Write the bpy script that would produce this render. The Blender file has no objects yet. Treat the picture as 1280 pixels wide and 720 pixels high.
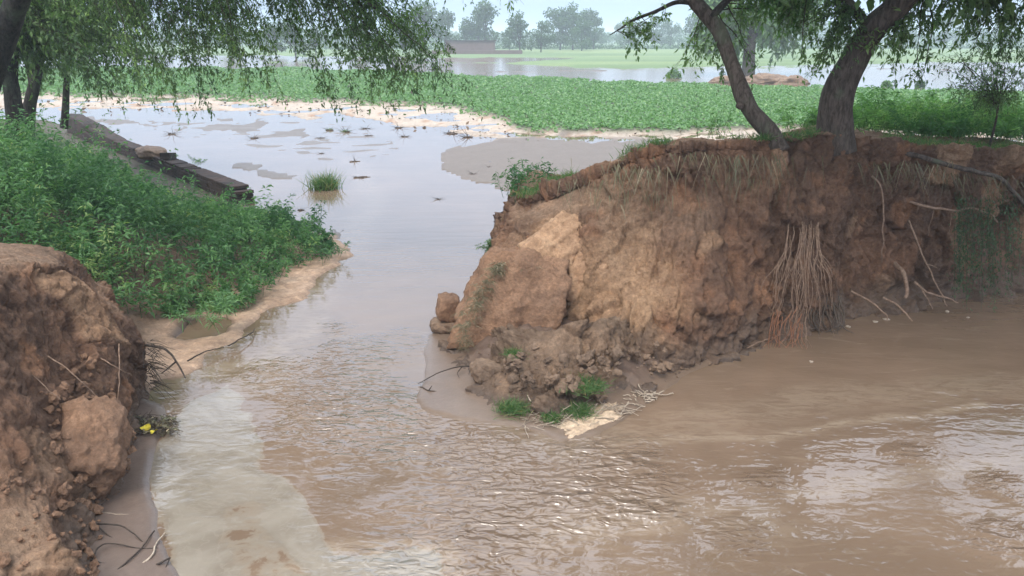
import bpy, math, random
import numpy as np
from mathutils import Vector

random.seed(7)
rng = np.random.default_rng(7)
sc = bpy.context.scene
COL = sc.collection

# ------------------------------------------------------------------ camera
CAMH, FPX, HORIZ = 3.5, 960.0, 48.0
PITCH = math.atan((360 - HORIZ) / FPX)
SP, CP = math.sin(PITCH), math.cos(PITCH)
cam = bpy.data.cameras.new('camera')
cam.sensor_width = 36.0
cam.lens = FPX / 1280 * 36.0
cam.clip_start = 0.05
cam.clip_end = 6000
cam_o = bpy.data.objects.new('camera', cam)
COL.objects.link(cam_o)
cam_o.location = (0, 0, CAMH)
cam_o.rotation_euler = (math.pi / 2 - PITCH, 0, 0)
sc.camera = cam_o

# ------------------------------------------------------------------ sky, sun, exposure
SUN_EL, SUN_AZ = math.radians(55), math.radians(-158)     # azimuth from +Y towards +X
w = bpy.data.worlds.new('World')
sc.world = w
w.use_nodes = True
wn = w.node_tree
bg = wn.nodes['Background']
sky = wn.nodes.new('ShaderNodeTexSky')
sky.sky_type = 'NISHITA'
sky.sun_disc = False
sky.sun_elevation = SUN_EL
sky.sun_rotation = SUN_AZ
sky.air_density = 1.0
sky.dust_density = 2.2
sky.ozone_density = 1.2
# a thin even overcast: the clear sky's colour is drawn towards a pale blue-white all round
cl = wn.nodes.new('ShaderNodeMixRGB')
cl.inputs['Fac'].default_value = 0.8
tc = wn.nodes.new('ShaderNodeTexCoord'); sx = wn.nodes.new('ShaderNodeSeparateXYZ')
wn.links.new(tc.outputs['Generated'], sx.inputs[0])
cr = wn.nodes.new('ShaderNodeMapRange'); cr.interpolation_type = 'LINEAR'
wn.links.new(sx.outputs['Z'], cr.inputs['Value'])
oc = wn.nodes.new('ShaderNodeMixRGB')          # overcast sky: brighter and whiter overhead than at the horizon
wn.links.new(cr.outputs[0], oc.inputs['Fac'])
oc.inputs['Color1'].default_value = (1.85, 2.75, 4.4, 1)
oc.inputs['Color2'].default_value = (15.5, 16.3, 17.5, 1)
wn.links.new(oc.outputs[0], cl.inputs['Color2'])
wn.links.new(sky.outputs[0], cl.inputs['Color1'])
wn.links.new(cl.outputs[0], bg.inputs['Color'])
bg.inputs['Strength'].default_value = 0.13
sun = bpy.data.lights.new('sun', 'SUN')
sun.energy = 1.5
sun.angle = math.radians(24)
sun.color = (1.0, 0.93, 0.82)
sun_o = bpy.data.objects.new('sun', sun)
COL.objects.link(sun_o)
sd = Vector((math.sin(SUN_AZ) * math.cos(SUN_EL), math.cos(SUN_AZ) * math.cos(SUN_EL), math.sin(SUN_EL)))
sun_o.rotation_euler = sd.to_track_quat('Z', 'Y').to_euler()
sun_o.location = (0, -5, 30)
vs = sc.view_settings
vs.view_transform = 'Standard'
vs.look = 'None'
vs.exposure = 0.84
vs.gamma = 1.0
sc.cycles.max_bounces = 6
sc.cycles.volume_bounces = 2
sc.cycles.transparent_max_bounces = 8

# ------------------------------------------------------------------ ray helpers (measuring the place)
def ray(px, py):
    a = (np.asarray(px, float) - 640) / FPX
    v = (360 - np.asarray(py, float)) / FPX
    return a, CP + v * SP, -SP + v * CP

def G(px, py, z=0.0):
    a, b, c = ray(px, py)
    t = (z - CAMH) / c
    return np.stack([a * t, b * t, np.full_like(t, z) if np.ndim(t) else z + 0 * t], -1)

def D(px, py, Y):
    a, b, c = ray(px, py)
    t = Y / b
    return np.stack([a * t, b * t, CAMH + c * t], -1)

def proj(x, y, z=0.0):
    dz = z - CAMH
    f = y * CP - dz * SP
    f = np.where(f < 0.05, 0.05, f)
    return 640 + FPX * x / f, 360 - FPX * (y * SP + dz * CP) / f

# ------------------------------------------------------------------ noise
def _h(ix, iy, iz, seed):
    h = (ix.astype(np.int64) * 374761393 + iy.astype(np.int64) * 668265263 + iz.astype(np.int64) * 2147483647 + seed * 1274126177) & 0xffffffff
    h = ((h ^ (h >> 13)) * 1274126177) & 0xffffffff
    h = ((h ^ (h >> 16)) * 2246822519) & 0xffffffff
    return (h ^ (h >> 15)) & 0xffffffff

def pn(p, seed=0):
    i = np.floor(p).astype(np.int64)
    f = p - i
    u = f * f * f * (f * (f * 6 - 15) + 10)
    out = 0
    for dx in (0, 1):
        wx = u[:, 0] if dx else 1 - u[:, 0]
        for dy in (0, 1):
            wy = u[:, 1] if dy else 1 - u[:, 1]
            for dz in (0, 1):
                wz = u[:, 2] if dz else 1 - u[:, 2]
                h = _h(i[:, 0] + dx, i[:, 1] + dy, i[:, 2] + dz, seed)
                gx = (h & 1023) / 511.5 - 1
                gy = ((h >> 10) & 1023) / 511.5 - 1
                gz = ((h >> 20) & 1023) / 511.5 - 1
                out = out + wx * wy * wz * (gx * (f[:, 0] - dx) + gy * (f[:, 1] - dy) + gz * (f[:, 2] - dz))
    return out * 1.3

def fbm(p, octv=4, seed=0, gain=0.5, lac=2.03):
    a, s, o = 1.0, 0, p
    for k in range(octv):
        s = s + a * pn(o, seed + k * 17)
        o = o * lac + 3.7
        a *= gain
    return s

def worley(p, seed=0, tilt=False):
    i = np.floor(p).astype(np.int64)
    f1 = np.full(len(p), 9.0); f2 = np.full(len(p), 9.0); cid = np.zeros(len(p)); off = np.zeros((len(p), 3))
    for dx in (-1, 0, 1):
        for dy in (-1, 0, 1):
            for dz in (-1, 0, 1):
                c0, c1, c2 = i[:, 0] + dx, i[:, 1] + dy, i[:, 2] + dz
                h = _h(c0, c1, c2, seed)
                q = np.stack([c0 + (h & 1023) / 1023., c1 + ((h >> 10) & 1023) / 1023., c2 + ((h >> 20) & 1023) / 1023.], 1)
                d = np.sqrt(((q - p) ** 2).sum(1))
                m = d < f1
                f2 = np.where(m, f1, np.minimum(f2, d))
                cid = np.where(m, ((h * 7919) & 0xffff) / 65535., cid)
                if tilt: off = np.where(m[:, None], p - q, off)
                f1 = np.where(m, d, f1)
    if tilt:
        a = cid * 977.3; dr = np.stack([np.sin(a), np.sin(a * 1.7 + 1), np.sin(a * 2.3 + 2)], 1)
        return f1, f2, cid, (off * dr).sum(1)
    return f1, f2, cid

def sst(a, b, x):
    t = np.clip((x - a) / (b - a), 0, 1)
    return t * t * (3 - 2 * t)

def sdf(poly, x, y):
    """signed distance to a closed polygon, positive inside"""
    poly = np.asarray(poly, float)
    d = np.full(x.shape, 1e9); ins = np.zeros(x.shape, bool)
    for k in range(len(poly)):
        ax, ay = poly[k]; bx, by = poly[(k + 1) % len(poly)]
        ex, ey = bx - ax, by - ay
        t = np.clip(((x - ax) * ex + (y - ay) * ey) / (ex * ex + ey * ey + 1e-12), 0, 1)
        d = np.minimum(d, (x - ax - t * ex) ** 2 + (y - ay - t * ey) ** 2)
        c = (ay > y) != (by > y)
        xi = (bx - ax) * (y - ay) / ((by - ay) if by != ay else 1e-12) + ax
        ins ^= c & (x < xi)
    return np.where(ins, 1, -1) * np.sqrt(d)

def dline(pl, x, y):
    pl = np.asarray(pl, float)
    d = np.full(x.shape, 1e9)
    for k in range(len(pl) - 1):
        ax, ay = pl[k]; bx, by = pl[k + 1]
        ex, ey = bx - ax, by - ay
        t = np.clip(((x - ax) * ex + (y - ay) * ey) / (ex * ex + ey * ey + 1e-12), 0, 1)
        d = np.minimum(d, (x - ax - t * ex) ** 2 + (y - ay - t * ey) ** 2)
    return np.sqrt(d)

def gpoly(pts):
    return [tuple(G(a, b)[:2]) for a, b in pts]

# ------------------------------------------------------------------ mesh building
class MB:
    def __init__(s): s.v = []; s.q = []; s.t = []; s.n = 0; s.a = {}
    def add(s, v, q=None, t=None, **attr):
        v = np.asarray(v, float).reshape(-1, 3)
        if q is not None and len(q): s.q.append(np.asarray(q, np.int64).reshape(-1, 4) + s.n)
        if t is not None and len(t): s.t.append(np.asarray(t, np.int64).reshape(-1, 3) + s.n)
        for k in set(list(s.a) + list(attr)):
            val = attr.get(k, 0.5)
            if k not in s.a: s.a[k] = [np.full(s.n, 0.5)] if s.n else []
            s.a[k].append(np.broadcast_to(np.asarray(val, float), (len(v),)).copy())
        s.v.append(v); s.n += len(v)
        return s
    def mesh(s, name, mat=None, smooth=True, origin=None, colr=None):
        v = np.concatenate(s.v) if s.v else np.zeros((0, 3))
        if origin is not None: v = v - np.asarray(origin, float)
        q = np.concatenate(s.q) if s.q else np.zeros((0, 4), np.int64)
        t = np.concatenate(s.t) if s.t else np.zeros((0, 3), np.int64)
        me = bpy.data.meshes.new(name)
        me.vertices.add(len(v)); me.vertices.foreach_set('co', v.ravel())
        nl = len(q) * 4 + len(t) * 3
        me.loops.add(nl)
        me.loops.foreach_set('vertex_index', np.concatenate([q.ravel(), t.ravel()]).astype(np.int32))
        me.polygons.add(len(q) + len(t))
        ls = np.concatenate([np.arange(len(q)) * 4, len(q) * 4 + np.arange(len(t)) * 3]).astype(np.int32)
        me.polygons.foreach_set('loop_start', ls)
        me.polygons.foreach_set('use_smooth', np.full(len(q) + len(t), bool(smooth)))
        me.update(calc_edges=True)
        for k, arr in s.a.items():
            at = me.attributes.new(k, 'FLOAT', 'POINT')
            at.data.foreach_set('value', np.concatenate(arr).astype(np.float32))
        if colr is not None:
            at = me.attributes.new('col', 'FLOAT_COLOR', 'POINT')
            at.data.foreach_set('color', np.concatenate([colr, np.ones((len(colr), 1))], 1).astype(np.float32).ravel())
        me.validate()
        if mat: me.materials.append(mat)
        return me
    def obj(s, name, mat, parent=None, smooth=True, origin=None, colr=None):
        if origin is None and parent is not None: origin = tuple(parent.location) if parent.parent is None else None
        o = bpy.data.objects.new(name, s.mesh(name, mat, smooth, origin, colr))
        COL.objects.link(o)
        if parent is not None: o.parent = parent
        elif origin is not None: o.location = origin
        return o

def meta(o, label=None, cat=None, group=None, kind=None):
    if label: o['label'] = label
    if cat: o['category'] = cat
    if group: o['group'] = group
    if kind: o['kind'] = kind
    return o

def thing(name, loc, label, cat, group=None):
    o = bpy.data.objects.new(name, None)
    o.empty_display_size = 0.2
    COL.objects.link(o)
    o.location = tuple(float(c) for c in loc)
    return meta(o, label, cat, group)

def grid_quads(r, c):
    i = np.arange(r - 1)[:, None] * c + np.arange(c - 1)[None, :]
    i = i.ravel()
    return np.stack([i, i + 1, i + c + 1, i + c], 1)

def tubes(P, R, sides=3, cap=True):
    """P (N,K,3) centre lines, R (N,K) radii -> verts, quads"""
    P = np.asarray(P, float); R = np.asarray(R, float)
    N, K, _ = P.shape
    T = np.gradient(P, axis=1)
    T /= np.linalg.norm(T, axis=2, keepdims=True) + 1e-9
    m = np.abs(T.mean(1))
    ref = np.eye(3)[np.argmin(m, 1)][:, None, :]
    A = np.cross(T, np.broadcast_to(ref, T.shape)); A /= np.linalg.norm(A, axis=2, keepdims=True) + 1e-9
    B = np.cross(T, A)
    ang = np.arange(sides) * 2 * math.pi / sides
    V = P[:, :, None, :] + R[:, :, None, None] * (np.cos(ang)[None, None, :, None] * A[:, :, None, :] + np.sin(ang)[None, None, :, None] * B[:, :, None, :])
    base = (np.arange(N) * K * sides)[:, None, None]
    k = np.arange(K - 1)[None, :, None] * sides
    j = np.arange(sides)[None, None, :]; j2 = (j + 1) % sides
    Q = np.stack([base + k + j, base + k + j2, base + k + sides + j2, base + k + sides + j], -1).reshape(-1, 4)
    return V.reshape(-1, 3), Q

def ribbons(P, W, side=None):
    P = np.asarray(P, float); N, K, _ = P.shape
    T = np.gradient(P, axis=1); T /= np.linalg.norm(T, axis=2, keepdims=True) + 1e-9
    if side is None:
        side = rng.normal(size=(N, 1, 3))
    S = np.cross(T, np.broadcast_to(side, T.shape)); S /= np.linalg.norm(S, axis=2, keepdims=True) + 1e-9
    V = np.stack([P - S * W[:, :, None], P + S * W[:, :, None]], 2)
    base = (np.arange(N) * K * 2)[:, None]; k = np.arange(K - 1)[None, :] * 2
    Q = np.stack([base + k, base + k + 1, base + k + 3, base + k + 2], -1).reshape(-1, 4)
    return V.reshape(-1, 3), Q

def nrm(a): return a / (np.linalg.norm(a, axis=-1, keepdims=True) + 1e-9)

def leaves(B, Dr, L, W, droop=0.25):
    """folded diamond leaves: B base points, Dr directions"""
    N = len(B); Dr = nrm(Dr)
    S = nrm(np.cross(Dr, rng.normal(size=(N, 3)) * 0.6 + np.array([0, 0, 1.0])))
    U = np.cross(S, Dr)
    L = np.broadcast_to(L, (N,))[:, None]; W = np.broadcast_to(W, (N,))[:, None]
    mid = B + Dr * L * 0.45 + U * L * 0.06
    tip = B + Dr * L + np.array([0, 0, -1.0]) * L * droop
    V = np.stack([B, mid - S * W * .5 - U * W * .2, tip, mid + S * W * .5 - U * W * .2], 1).reshape(-1, 3)
    i = np.arange(N)[:, None] * 4
    return V, i + np.array([[0, 1, 2, 3]])

def catmull(C, n, axis):
    C = np.moveaxis(np.asarray(C, float), axis, 0)
    m = len(C)
    t = np.linspace(0, m - 1, n); i = np.clip(t.astype(int), 0, m - 2); f = (t - i).reshape((-1,) + (1,) * (C.ndim - 1))
    g = lambda k: C[np.clip(k, 0, m - 1)]
    p0, p1, p2, p3 = g(i - 1), g(i), g(i + 1), g(i + 2)
    p0 = np.where((i == 0).reshape(f.shape), 2 * p1 - p2, p0)
    p3 = np.where((i == m - 2).reshape(f.shape), 2 * p2 - p1, p3)
    r = 0.5 * (2 * p1 + (p2 - p0) * f + (2 * p0 - 5 * p1 + 4 * p2 - p3) * f ** 2 + (3 * p1 - p0 - 3 * p2 + p3) * f ** 3)
    return np.moveaxis(r, 0, axis)

def curve(pts, n): return catmull(np.asarray(pts, float), n, 0)

# ------------------------------------------------------------------ materials
def mat(name):
    m = bpy.data.materials.new(name); m.use_nodes = True
    nt = m.node_tree; nt.nodes.clear()
    return m, nt, nt.nodes, nt.links

class N:
    """tiny node helper"""
    def __init__(s, nt): s.nt = nt
    def node(s, t, **kw):
        n = s.nt.nodes.new(t)
        for k, v in kw.items(): setattr(n, k, v)
        return n
    def set(s, n, k, v):
        if isinstance(v, bpy.types.NodeSocket): s.nt.links.new(v, n.inputs[k])
        else: n.inputs[k].default_value = v
    def noise(s, scale, detail=4, rough=0.55, vec=None, dist=0.0):
        n = s.node('ShaderNodeTexNoise'); n.inputs['Scale'].default_value = scale; n.inputs['Detail'].default_value = detail
        n.inputs['Roughness'].default_value = rough; n.inputs['Distortion'].default_value = dist
        if vec is not None: s.nt.links.new(vec, n.inputs['Vector'])
        return n.outputs['Fac']
    def pos(s): return s.node('ShaderNodeNewGeometry').outputs['Position']
    def scale(s, vec, sx, sy, sz, rot=0):
        n = s.node('ShaderNodeMapping'); n.inputs['Scale'].default_value = (sx, sy, sz); n.inputs['Rotation'].default_value = (0, 0, rot)
        s.nt.links.new(vec, n.inputs['Vector']); return n.outputs[0]
    def attr(s, name, fac=True):
        n = s.node('ShaderNodeAttribute'); n.attribute_name = name
        return n.outputs['Fac'] if fac else n.outputs['Color']
    def math(s, op, a, b=0.0, clamp=False):
        n = s.node('ShaderNodeMath', operation=op); n.use_clamp = clamp; s.set(n, 0, a); s.set(n, 1, b); return n.outputs[0]
    def ramp(s, fac, lo, hi, a=0.0, b=1.0):
        n = s.node('ShaderNodeMapRange'); n.interpolation_type = 'SMOOTHSTEP'
        for k, v in zip(('Value', 'From Min', 'From Max', 'To Min', 'To Max'), (fac, lo, hi, a, b)): s.set(n, k, v)
        return n.outputs[0]
    def mix(s, fac, a, b, mode='MIX'):
        n = s.node('ShaderNodeMixRGB', blend_type=mode)
        for k, v in (('Fac', fac), ('Color1', a), ('Color2', b)):
            s.set(n, k, v if isinstance(v, bpy.types.NodeSocket) or k == 'Fac' else (v + (1,) if len(v) == 3 else v))
        return n.outputs[0]
    def bump(s, h, dist, strength=1.0, normal=None):
        n = s.node('ShaderNodeBump'); s.set(n, 'Height', h); n.inputs['Distance'].default_value = dist; s.set(n, 'Strength', strength)
        if normal is not None: s.nt.links.new(normal, n.inputs['Normal'])
        return n.outputs[0]
    def out(s, sh):
        o = s.node('ShaderNodeOutputMaterial'); s.nt.links.new(sh, o.inputs['Surface'])
    def principled(s, **kw):
        n = s.node('ShaderNodeBsdfPrincipled')
        for k, v in kw.items():
            k = k.replace('_', ' ')
            if isinstance(v, tuple) and len(v) == 3: v = v + (1,)
            s.set(n, k, v)
        return n.outputs[0]

def soil_mat(name, a, b, fine=45, amp=0.02, rough=0.92, attrcol=False, spec=0.3):
    m, nt, _, _ = mat(name); n = N(nt); p = n.pos()
    big = n.ramp(n.noise(1.7, 4, .6, p), .35, .68)
    mid = n.ramp(n.noise(6.5, 9, .72, p, .4), .36, .62)
    fin = n.noise(fine * .55, 7, .75, p)
    wet = n.attr('wet') if attrcol else 0.0
    dry = n.ramp(wet, .3, .85, 1, .25) if attrcol else 1.0
    if attrcol: c = n.mix(n.math('MULTIPLY', big, .35), n.attr('col', False), n.mix(1.0, n.attr('col', False), (.72, .66, .62), 'MULTIPLY'))
    else: c = n.mix(big, a, b)
    c = n.mix(n.math('MULTIPLY', n.math('MULTIPLY', mid, .62), dry), c, n.mix(1.0, c, (.56, .51, .48), 'MULTIPLY'))
    c = n.mix(n.math('MULTIPLY', n.ramp(fin, .48, .66, 0, .75), dry), c, n.mix(1.0, c, (1.5, 1.45, 1.38), 'MULTIPLY'))
    c = n.mix(n.math('MULTIPLY', n.ramp(fin, .46, .34, 0, .7), dry), c, n.mix(1.0, c, (.55, .52, .5), 'MULTIPLY'))
    if attrcol:
        r = n.ramp(wet, 0.15, 0.9, rough, 0.30)
        st = n.ramp(wet, .3, 1, 1.0, .2)
    else: r, st = rough, 1.0
    h = n.math('ADD', n.math('MULTIPLY', n.noise(11, 9, .7, p), 1.0), n.math('MULTIPLY', fin, .5))
    n.out(n.principled(Base_Color=c, Roughness=r, Specular_IOR_Level=spec, Normal=n.bump(h, amp, st)))
    return m

def leaf_mat(name, a, b, c3=None, trans=0.35, rough=0.5):
    m, nt, _, _ = mat(name); n = N(nt)
    t = n.attr('tone')
    c = n.mix(n.ramp(t, 0, 1), a, b)
    if c3: c = n.mix(n.ramp(t, .88, .97), c, c3)
    d = n.principled(Base_Color=c, Roughness=rough, Specular_IOR_Level=.3)
    tr = n.node('ShaderNodeBsdfTranslucent'); n.set(tr, 'Color', n.mix(1, c, (1.2, 1.5, .7), 'MULTIPLY'))
    mx = n.node('ShaderNodeMixShader'); mx.inputs[0].default_value = trans
    nt.links.new(d, mx.inputs[1]); nt.links.new(tr.outputs[0], mx.inputs[2])
    n.out(mx.outputs[0]); return m

def bark_mat(name, a, b, sc_=1.0):
    m, nt, _, _ = mat(name); n = N(nt); p = n.pos()
    pv = n.scale(p, 1, 1, .3)
    f = n.noise(26 * sc_, 6, .7, pv, .6); g = n.noise(3 * sc_, 4, .6, p)
    c = n.mix(n.ramp(f, .35, .65), a, b)
    c = n.mix(n.ramp(g, .5, .72, 0, .6), c, (.10, .12, .075))
    n.out(n.principled(Base_Color=c, Roughness=.9, Specular_IOR_Level=.2, Normal=n.bump(f, .03 / sc_, .9)))
    return m

def plain_mat(name, a, b=None, rough=.85, s=12, bump=.01):
    m, nt, _, _ = mat(name); n = N(nt); p = n.pos()
    f = n.noise(s, 5, .65, p)
    n.out(n.principled(Base_Color=n.mix(n.ramp(f, .3, .7), a, b or tuple(x * .6 for x in a)), Roughness=rough, Specular_IOR_Level=.3, Normal=n.bump(f, bump)))
    return m

M = {}
M['bank'] = soil_mat('bank_soil', None, None, attrcol=True, amp=.07)
M['ground'] = soil_mat('ground_soil', None, None, attrcol=True, amp=.02, fine=30, spec=.45)
M['clod'] = soil_mat('clod_soil', (.33, .195, .12), (.23, .14, .092), amp=.06)
M['slab'] = soil_mat('dry_slab_soil', (.46, .30, .185), (.37, .23, .14), amp=.03)
M['wetclod'] = soil_mat('wet_clod_soil', (.25, .17, .115), (.18, .125, .088), amp=.05, rough=.7)
M['sand'] = soil_mat('cream_silt', (.55, .43, .31), (.44, .33, .23), amp=.01)
M['bark'] = bark_mat('grey_brown_bark', (.045, .034, .027), (.12, .095, .078))
M['bark_dark'] = bark_mat('dark_bark', (.016, .015, .014), (.05, .042, .036))
M['twig'] = plain_mat('twig_bark', (.10, .075, .055), (.05, .038, .03), s=30)
M['twig_dark'] = plain_mat('dark_twig', (.065, .048, .038), (.03, .024, .02), s=30)
M['pale_twig'] = plain_mat('pale_wood', (.42, .35, .27), (.27, .21, .16), s=30)
M['root'] = plain_mat('root_skin', (.30, .20, .14), (.15, .095, .065), s=25)
M['root_red'] = plain_mat('red_rootlet', (.27, .12, .065), (.15, .07, .04), s=25)
M['leaf_left'] = leaf_mat('dark_acacia_leaf', (.055, .105, .04), (.16, .25, .085), (.26, .37, .12))
M['leaf_right'] = leaf_mat('grey_green_leaf', (.08, .14, .055), (.18, .28, .10), (.27, .38, .14))
M['leaf_lime'] = leaf_mat('fresh_leaf', (.07, .16, .04), (.13, .25, .06))
M['weed'] = leaf_mat('weed_leaf', (.045, .12, .05), (.15, .28, .11), (.27, .35, .14))
M['weed_light'] = leaf_mat('pale_weed_leaf', (.07, .17, .06), (.20, .36, .12), (.32, .44, .18))
M['grass'] = leaf_mat('grass_blade', (.05, .12, .035), (.12, .19, .07), (.28, .24, .11))
M['drygrass'] = leaf_mat('dry_grass', (.17, .14, .085), (.09, .095, .05), (.32, .26, .17), trans=.1)
M['vine'] = leaf_mat('vine_leaf', (.04, .075, .04), (.09, .14, .07))
M['crop'] = leaf_mat('crop_leaf', (.10, .205, .08), (.185, .31, .13), (.28, .39, .19), trans=.3)
M['farleaf'] = leaf_mat('far_tree_leaf', (.03, .07, .028), (.085, .15, .06), trans=.2, rough=.7)
M['midleaf'] = leaf_mat('field_tree_leaf', (.08, .16, .06), (.18, .29, .11), trans=.3)
M['yellow'] = plain_mat('yellow_leaf_skin', (.6, .5, .05), (.42, .34, .04))
M['debris'] = plain_mat('dark_debris', (.05, .035, .025), (.10, .07, .05))
M['brick'] = soil_mat('old_brick', (.055, .038, .033), (.032, .028, .027), amp=.006, fine=80)
M['mortar'] = plain_mat('dark_mortar', (.06, .05, .045), (.035, .03, .03))
M['farbrick'] = plain_mat('kiln_brick', (.15, .11, .10), (.12, .09, .08), s=1)

def water_mat():
    m, nt, _, _ = mat('muddy_water'); n = N(nt); p = n.pos()
    foam, rip, calm = n.attr('foam'), n.attr('ripple'), n.attr('far')
    sw = n.noise(1.3, 4, .55, p, 2.2)
    sw2 = n.noise(6, 5, .65, n.scale(p, 1, 1, 1, .4), 1.6)
    f = n.math('ADD', foam, n.math('ADD', n.math('MULTIPLY', n.math('SUBTRACT', sw, .5), .75), n.math('MULTIPLY', n.math('SUBTRACT', sw2, .5), .35)))
    ff = n.ramp(f, .37, .56)
    rim = n.math('MULTIPLY', n.ramp(f, .36, .42), n.ramp(f, .52, .44))
    brown = n.mix(n.ramp(n.noise(.7, 3, .5, p, .8), .3, .7), (.178, .122, .084), (.145, .099, .067))
    wisp = n.ramp(n.noise(1.9, 8, .7, n.scale(p, .5, 1.9, 1, -.25), 1.6), .54, .70, 0, .38)
    brown = n.mix(n.math('MULTIPLY', wisp, n.ramp(calm, 0, 1, 1, 0)), brown, (.25, .19, .135))
    stk = n.math('MULTIPLY', n.attr('streak'), n.ramp(n.noise(6, 6, .7, n.scale(p, .6, 1.8, 1), 1.0), .36, .58, .1, 1))
    # curling lines inside the scum
    curl = n.math('ABSOLUTE', n.math('SUBTRACT', n.noise(2.6, 3, .5, p, 3.5), .5))
    curl = n.ramp(curl, .0, .045, 1, 0)
    grey = n.mix(n.ramp(sw, .35, .68), (.185, .158, .124), (.25, .22, .178))
    grey = n.mix(n.math('MULTIPLY', curl, .4), grey, (.27, .235, .19))
    c = n.mix(n.math('MULTIPLY', stk, .75), brown, (.30, .235, .17))
    c = n.mix(n.math('MULTIPLY', ff, .85), c, grey)
    c = n.mix(n.math('MULTIPLY', rim, .3), c, (.29, .26, .205))
    sp = n.node('ShaderNodeSeparateXYZ'); nt.links.new(p, sp.inputs[0])
    r = n.math('ADD', n.ramp(ff, 0, 1, .03, .10), n.ramp(sp.outputs['Y'], 35, 75, 0, .10))
    a1 = n.noise(9, 1.2, .5, n.scale(p, .8, 1.35, 1, .5), 1.0)
    a2 = n.noise(3.2, 1.5, .5, n.scale(p, .7, 1.5, 1, -.45), 1.2)
    a3 = n.noise(1.5, 2, .5, n.scale(p, .5, 2.2, 1, -.1), .4)
    h = n.math('ADD', n.math('MULTIPLY', n.math('ADD', a1, n.math('MULTIPLY', a2, 1.6)), rip), n.math('MULTIPLY', a3, n.ramp(calm, 0, 1, .11, .03)))
    nm = n.bump(h, .085, 1.0)
    n.out(n.principled(Base_Color=c, Roughness=r, IOR=1.62, Specular_IOR_Level=.6, Normal=nm))
    return m
M['water'] = water_mat()

# ------------------------------------------------------------------ ground and water sheets
def fan(near_step, far_grow, core, outer):
    ys = list(np.arange(-3, 2.5, .5)) + list(np.arange(2.5, 14, near_step))
    while ys[-1] < 60: ys.append(ys[-1] * (1 + far_grow * .45))
    while ys[-1] < 1500: ys.append(ys[-1] * (1 + far_grow))
    ys = np.array(ys)
    o = np.linspace(0, 1, outer + 1)[1:] ** 1.6 * 3.2 + .85
    t = np.concatenate([-o[::-1], np.linspace(-.85, .85, core), o])
    X = t[None, :] * np.maximum(ys, 4.0)[:, None]
    Y = np.broadcast_to(ys[:, None], X.shape)
    return X.ravel(), Y.ravel(), len(ys), len(t)

LAND = gpoly([(186, 505), (200, 478), (240, 468), (262, 440), (300, 425), (330, 392), (385, 372), (402, 345), (446, 318), (425, 300), (385, 285), (345, 268), (314, 256), (250, 222), (190, 196), (120, 168), (60, 150)]) + [(-60, 40), (-60, 3), (-5.2, 3), (-5.0, 6.2)]
SHELF_L = gpoly([(245, 760), (222, 712), (196, 660), (184, 600), (196, 560), (212, 528), (205, 508), (186, 500), (100, 480), (40, 600), (40, 800)])
SHELF_R = gpoly([(532, 420), (530, 470), (522, 500), (532, 516), (580, 526), (640, 532), (700, 552), (748, 545), (800, 512), (850, 474), (905, 446), (960, 430), (960, 400), (700, 380), (560, 395)])
FLAT = [(545, 196), (556, 182), (600, 176), (700, 172), (830, 174), (860, 200), (640, 245), (600, 232), (560, 222), (548, 208)]
FLAT2 = [[(262, 152), (330, 148), (352, 160), (300, 168), (250, 162)], [(300, 158), (380, 162), (420, 178), (350, 172), (310, 166)], [(270, 204), (330, 202), (395, 232), (352, 226), (300, 216)], [(100, 146), (190, 150), (260, 156), (180, 160), (110, 156)], [(385, 290), (432, 288), (425, 302), (395, 300)]]
CROP = [(-400, 118), (60, 119), (300, 124), (430, 128), (560, 134), (630, 152), (650, 164), (760, 168), (850, 168), (1000, 160), (1700, 160), (1700, 124), (1280, 118), (1100, 114), (900, 108.5), (760, 102.5), (600, 96), (560, 93.5), (430, 89.5), (300, 86.5), (40, 86), (-400, 88)]
SILT = [(-400, 112), (60, 112), (430, 122), (600, 130), (660, 150), (900, 160), (1700, 150), (1700, 178), (880, 184), (820, 176), (700, 172), (640, 178), (570, 166), (520, 158), (440, 148), (300, 142), (150, 138), (-400, 134)]
GREEN_FAR = [(690, 77), (740, 72), (900, 62), (3000, 62), (3000, 80), (1200, 77), (1050, 80), (900, 83), (760, 86), (690, 82), (620, 79)]

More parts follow.
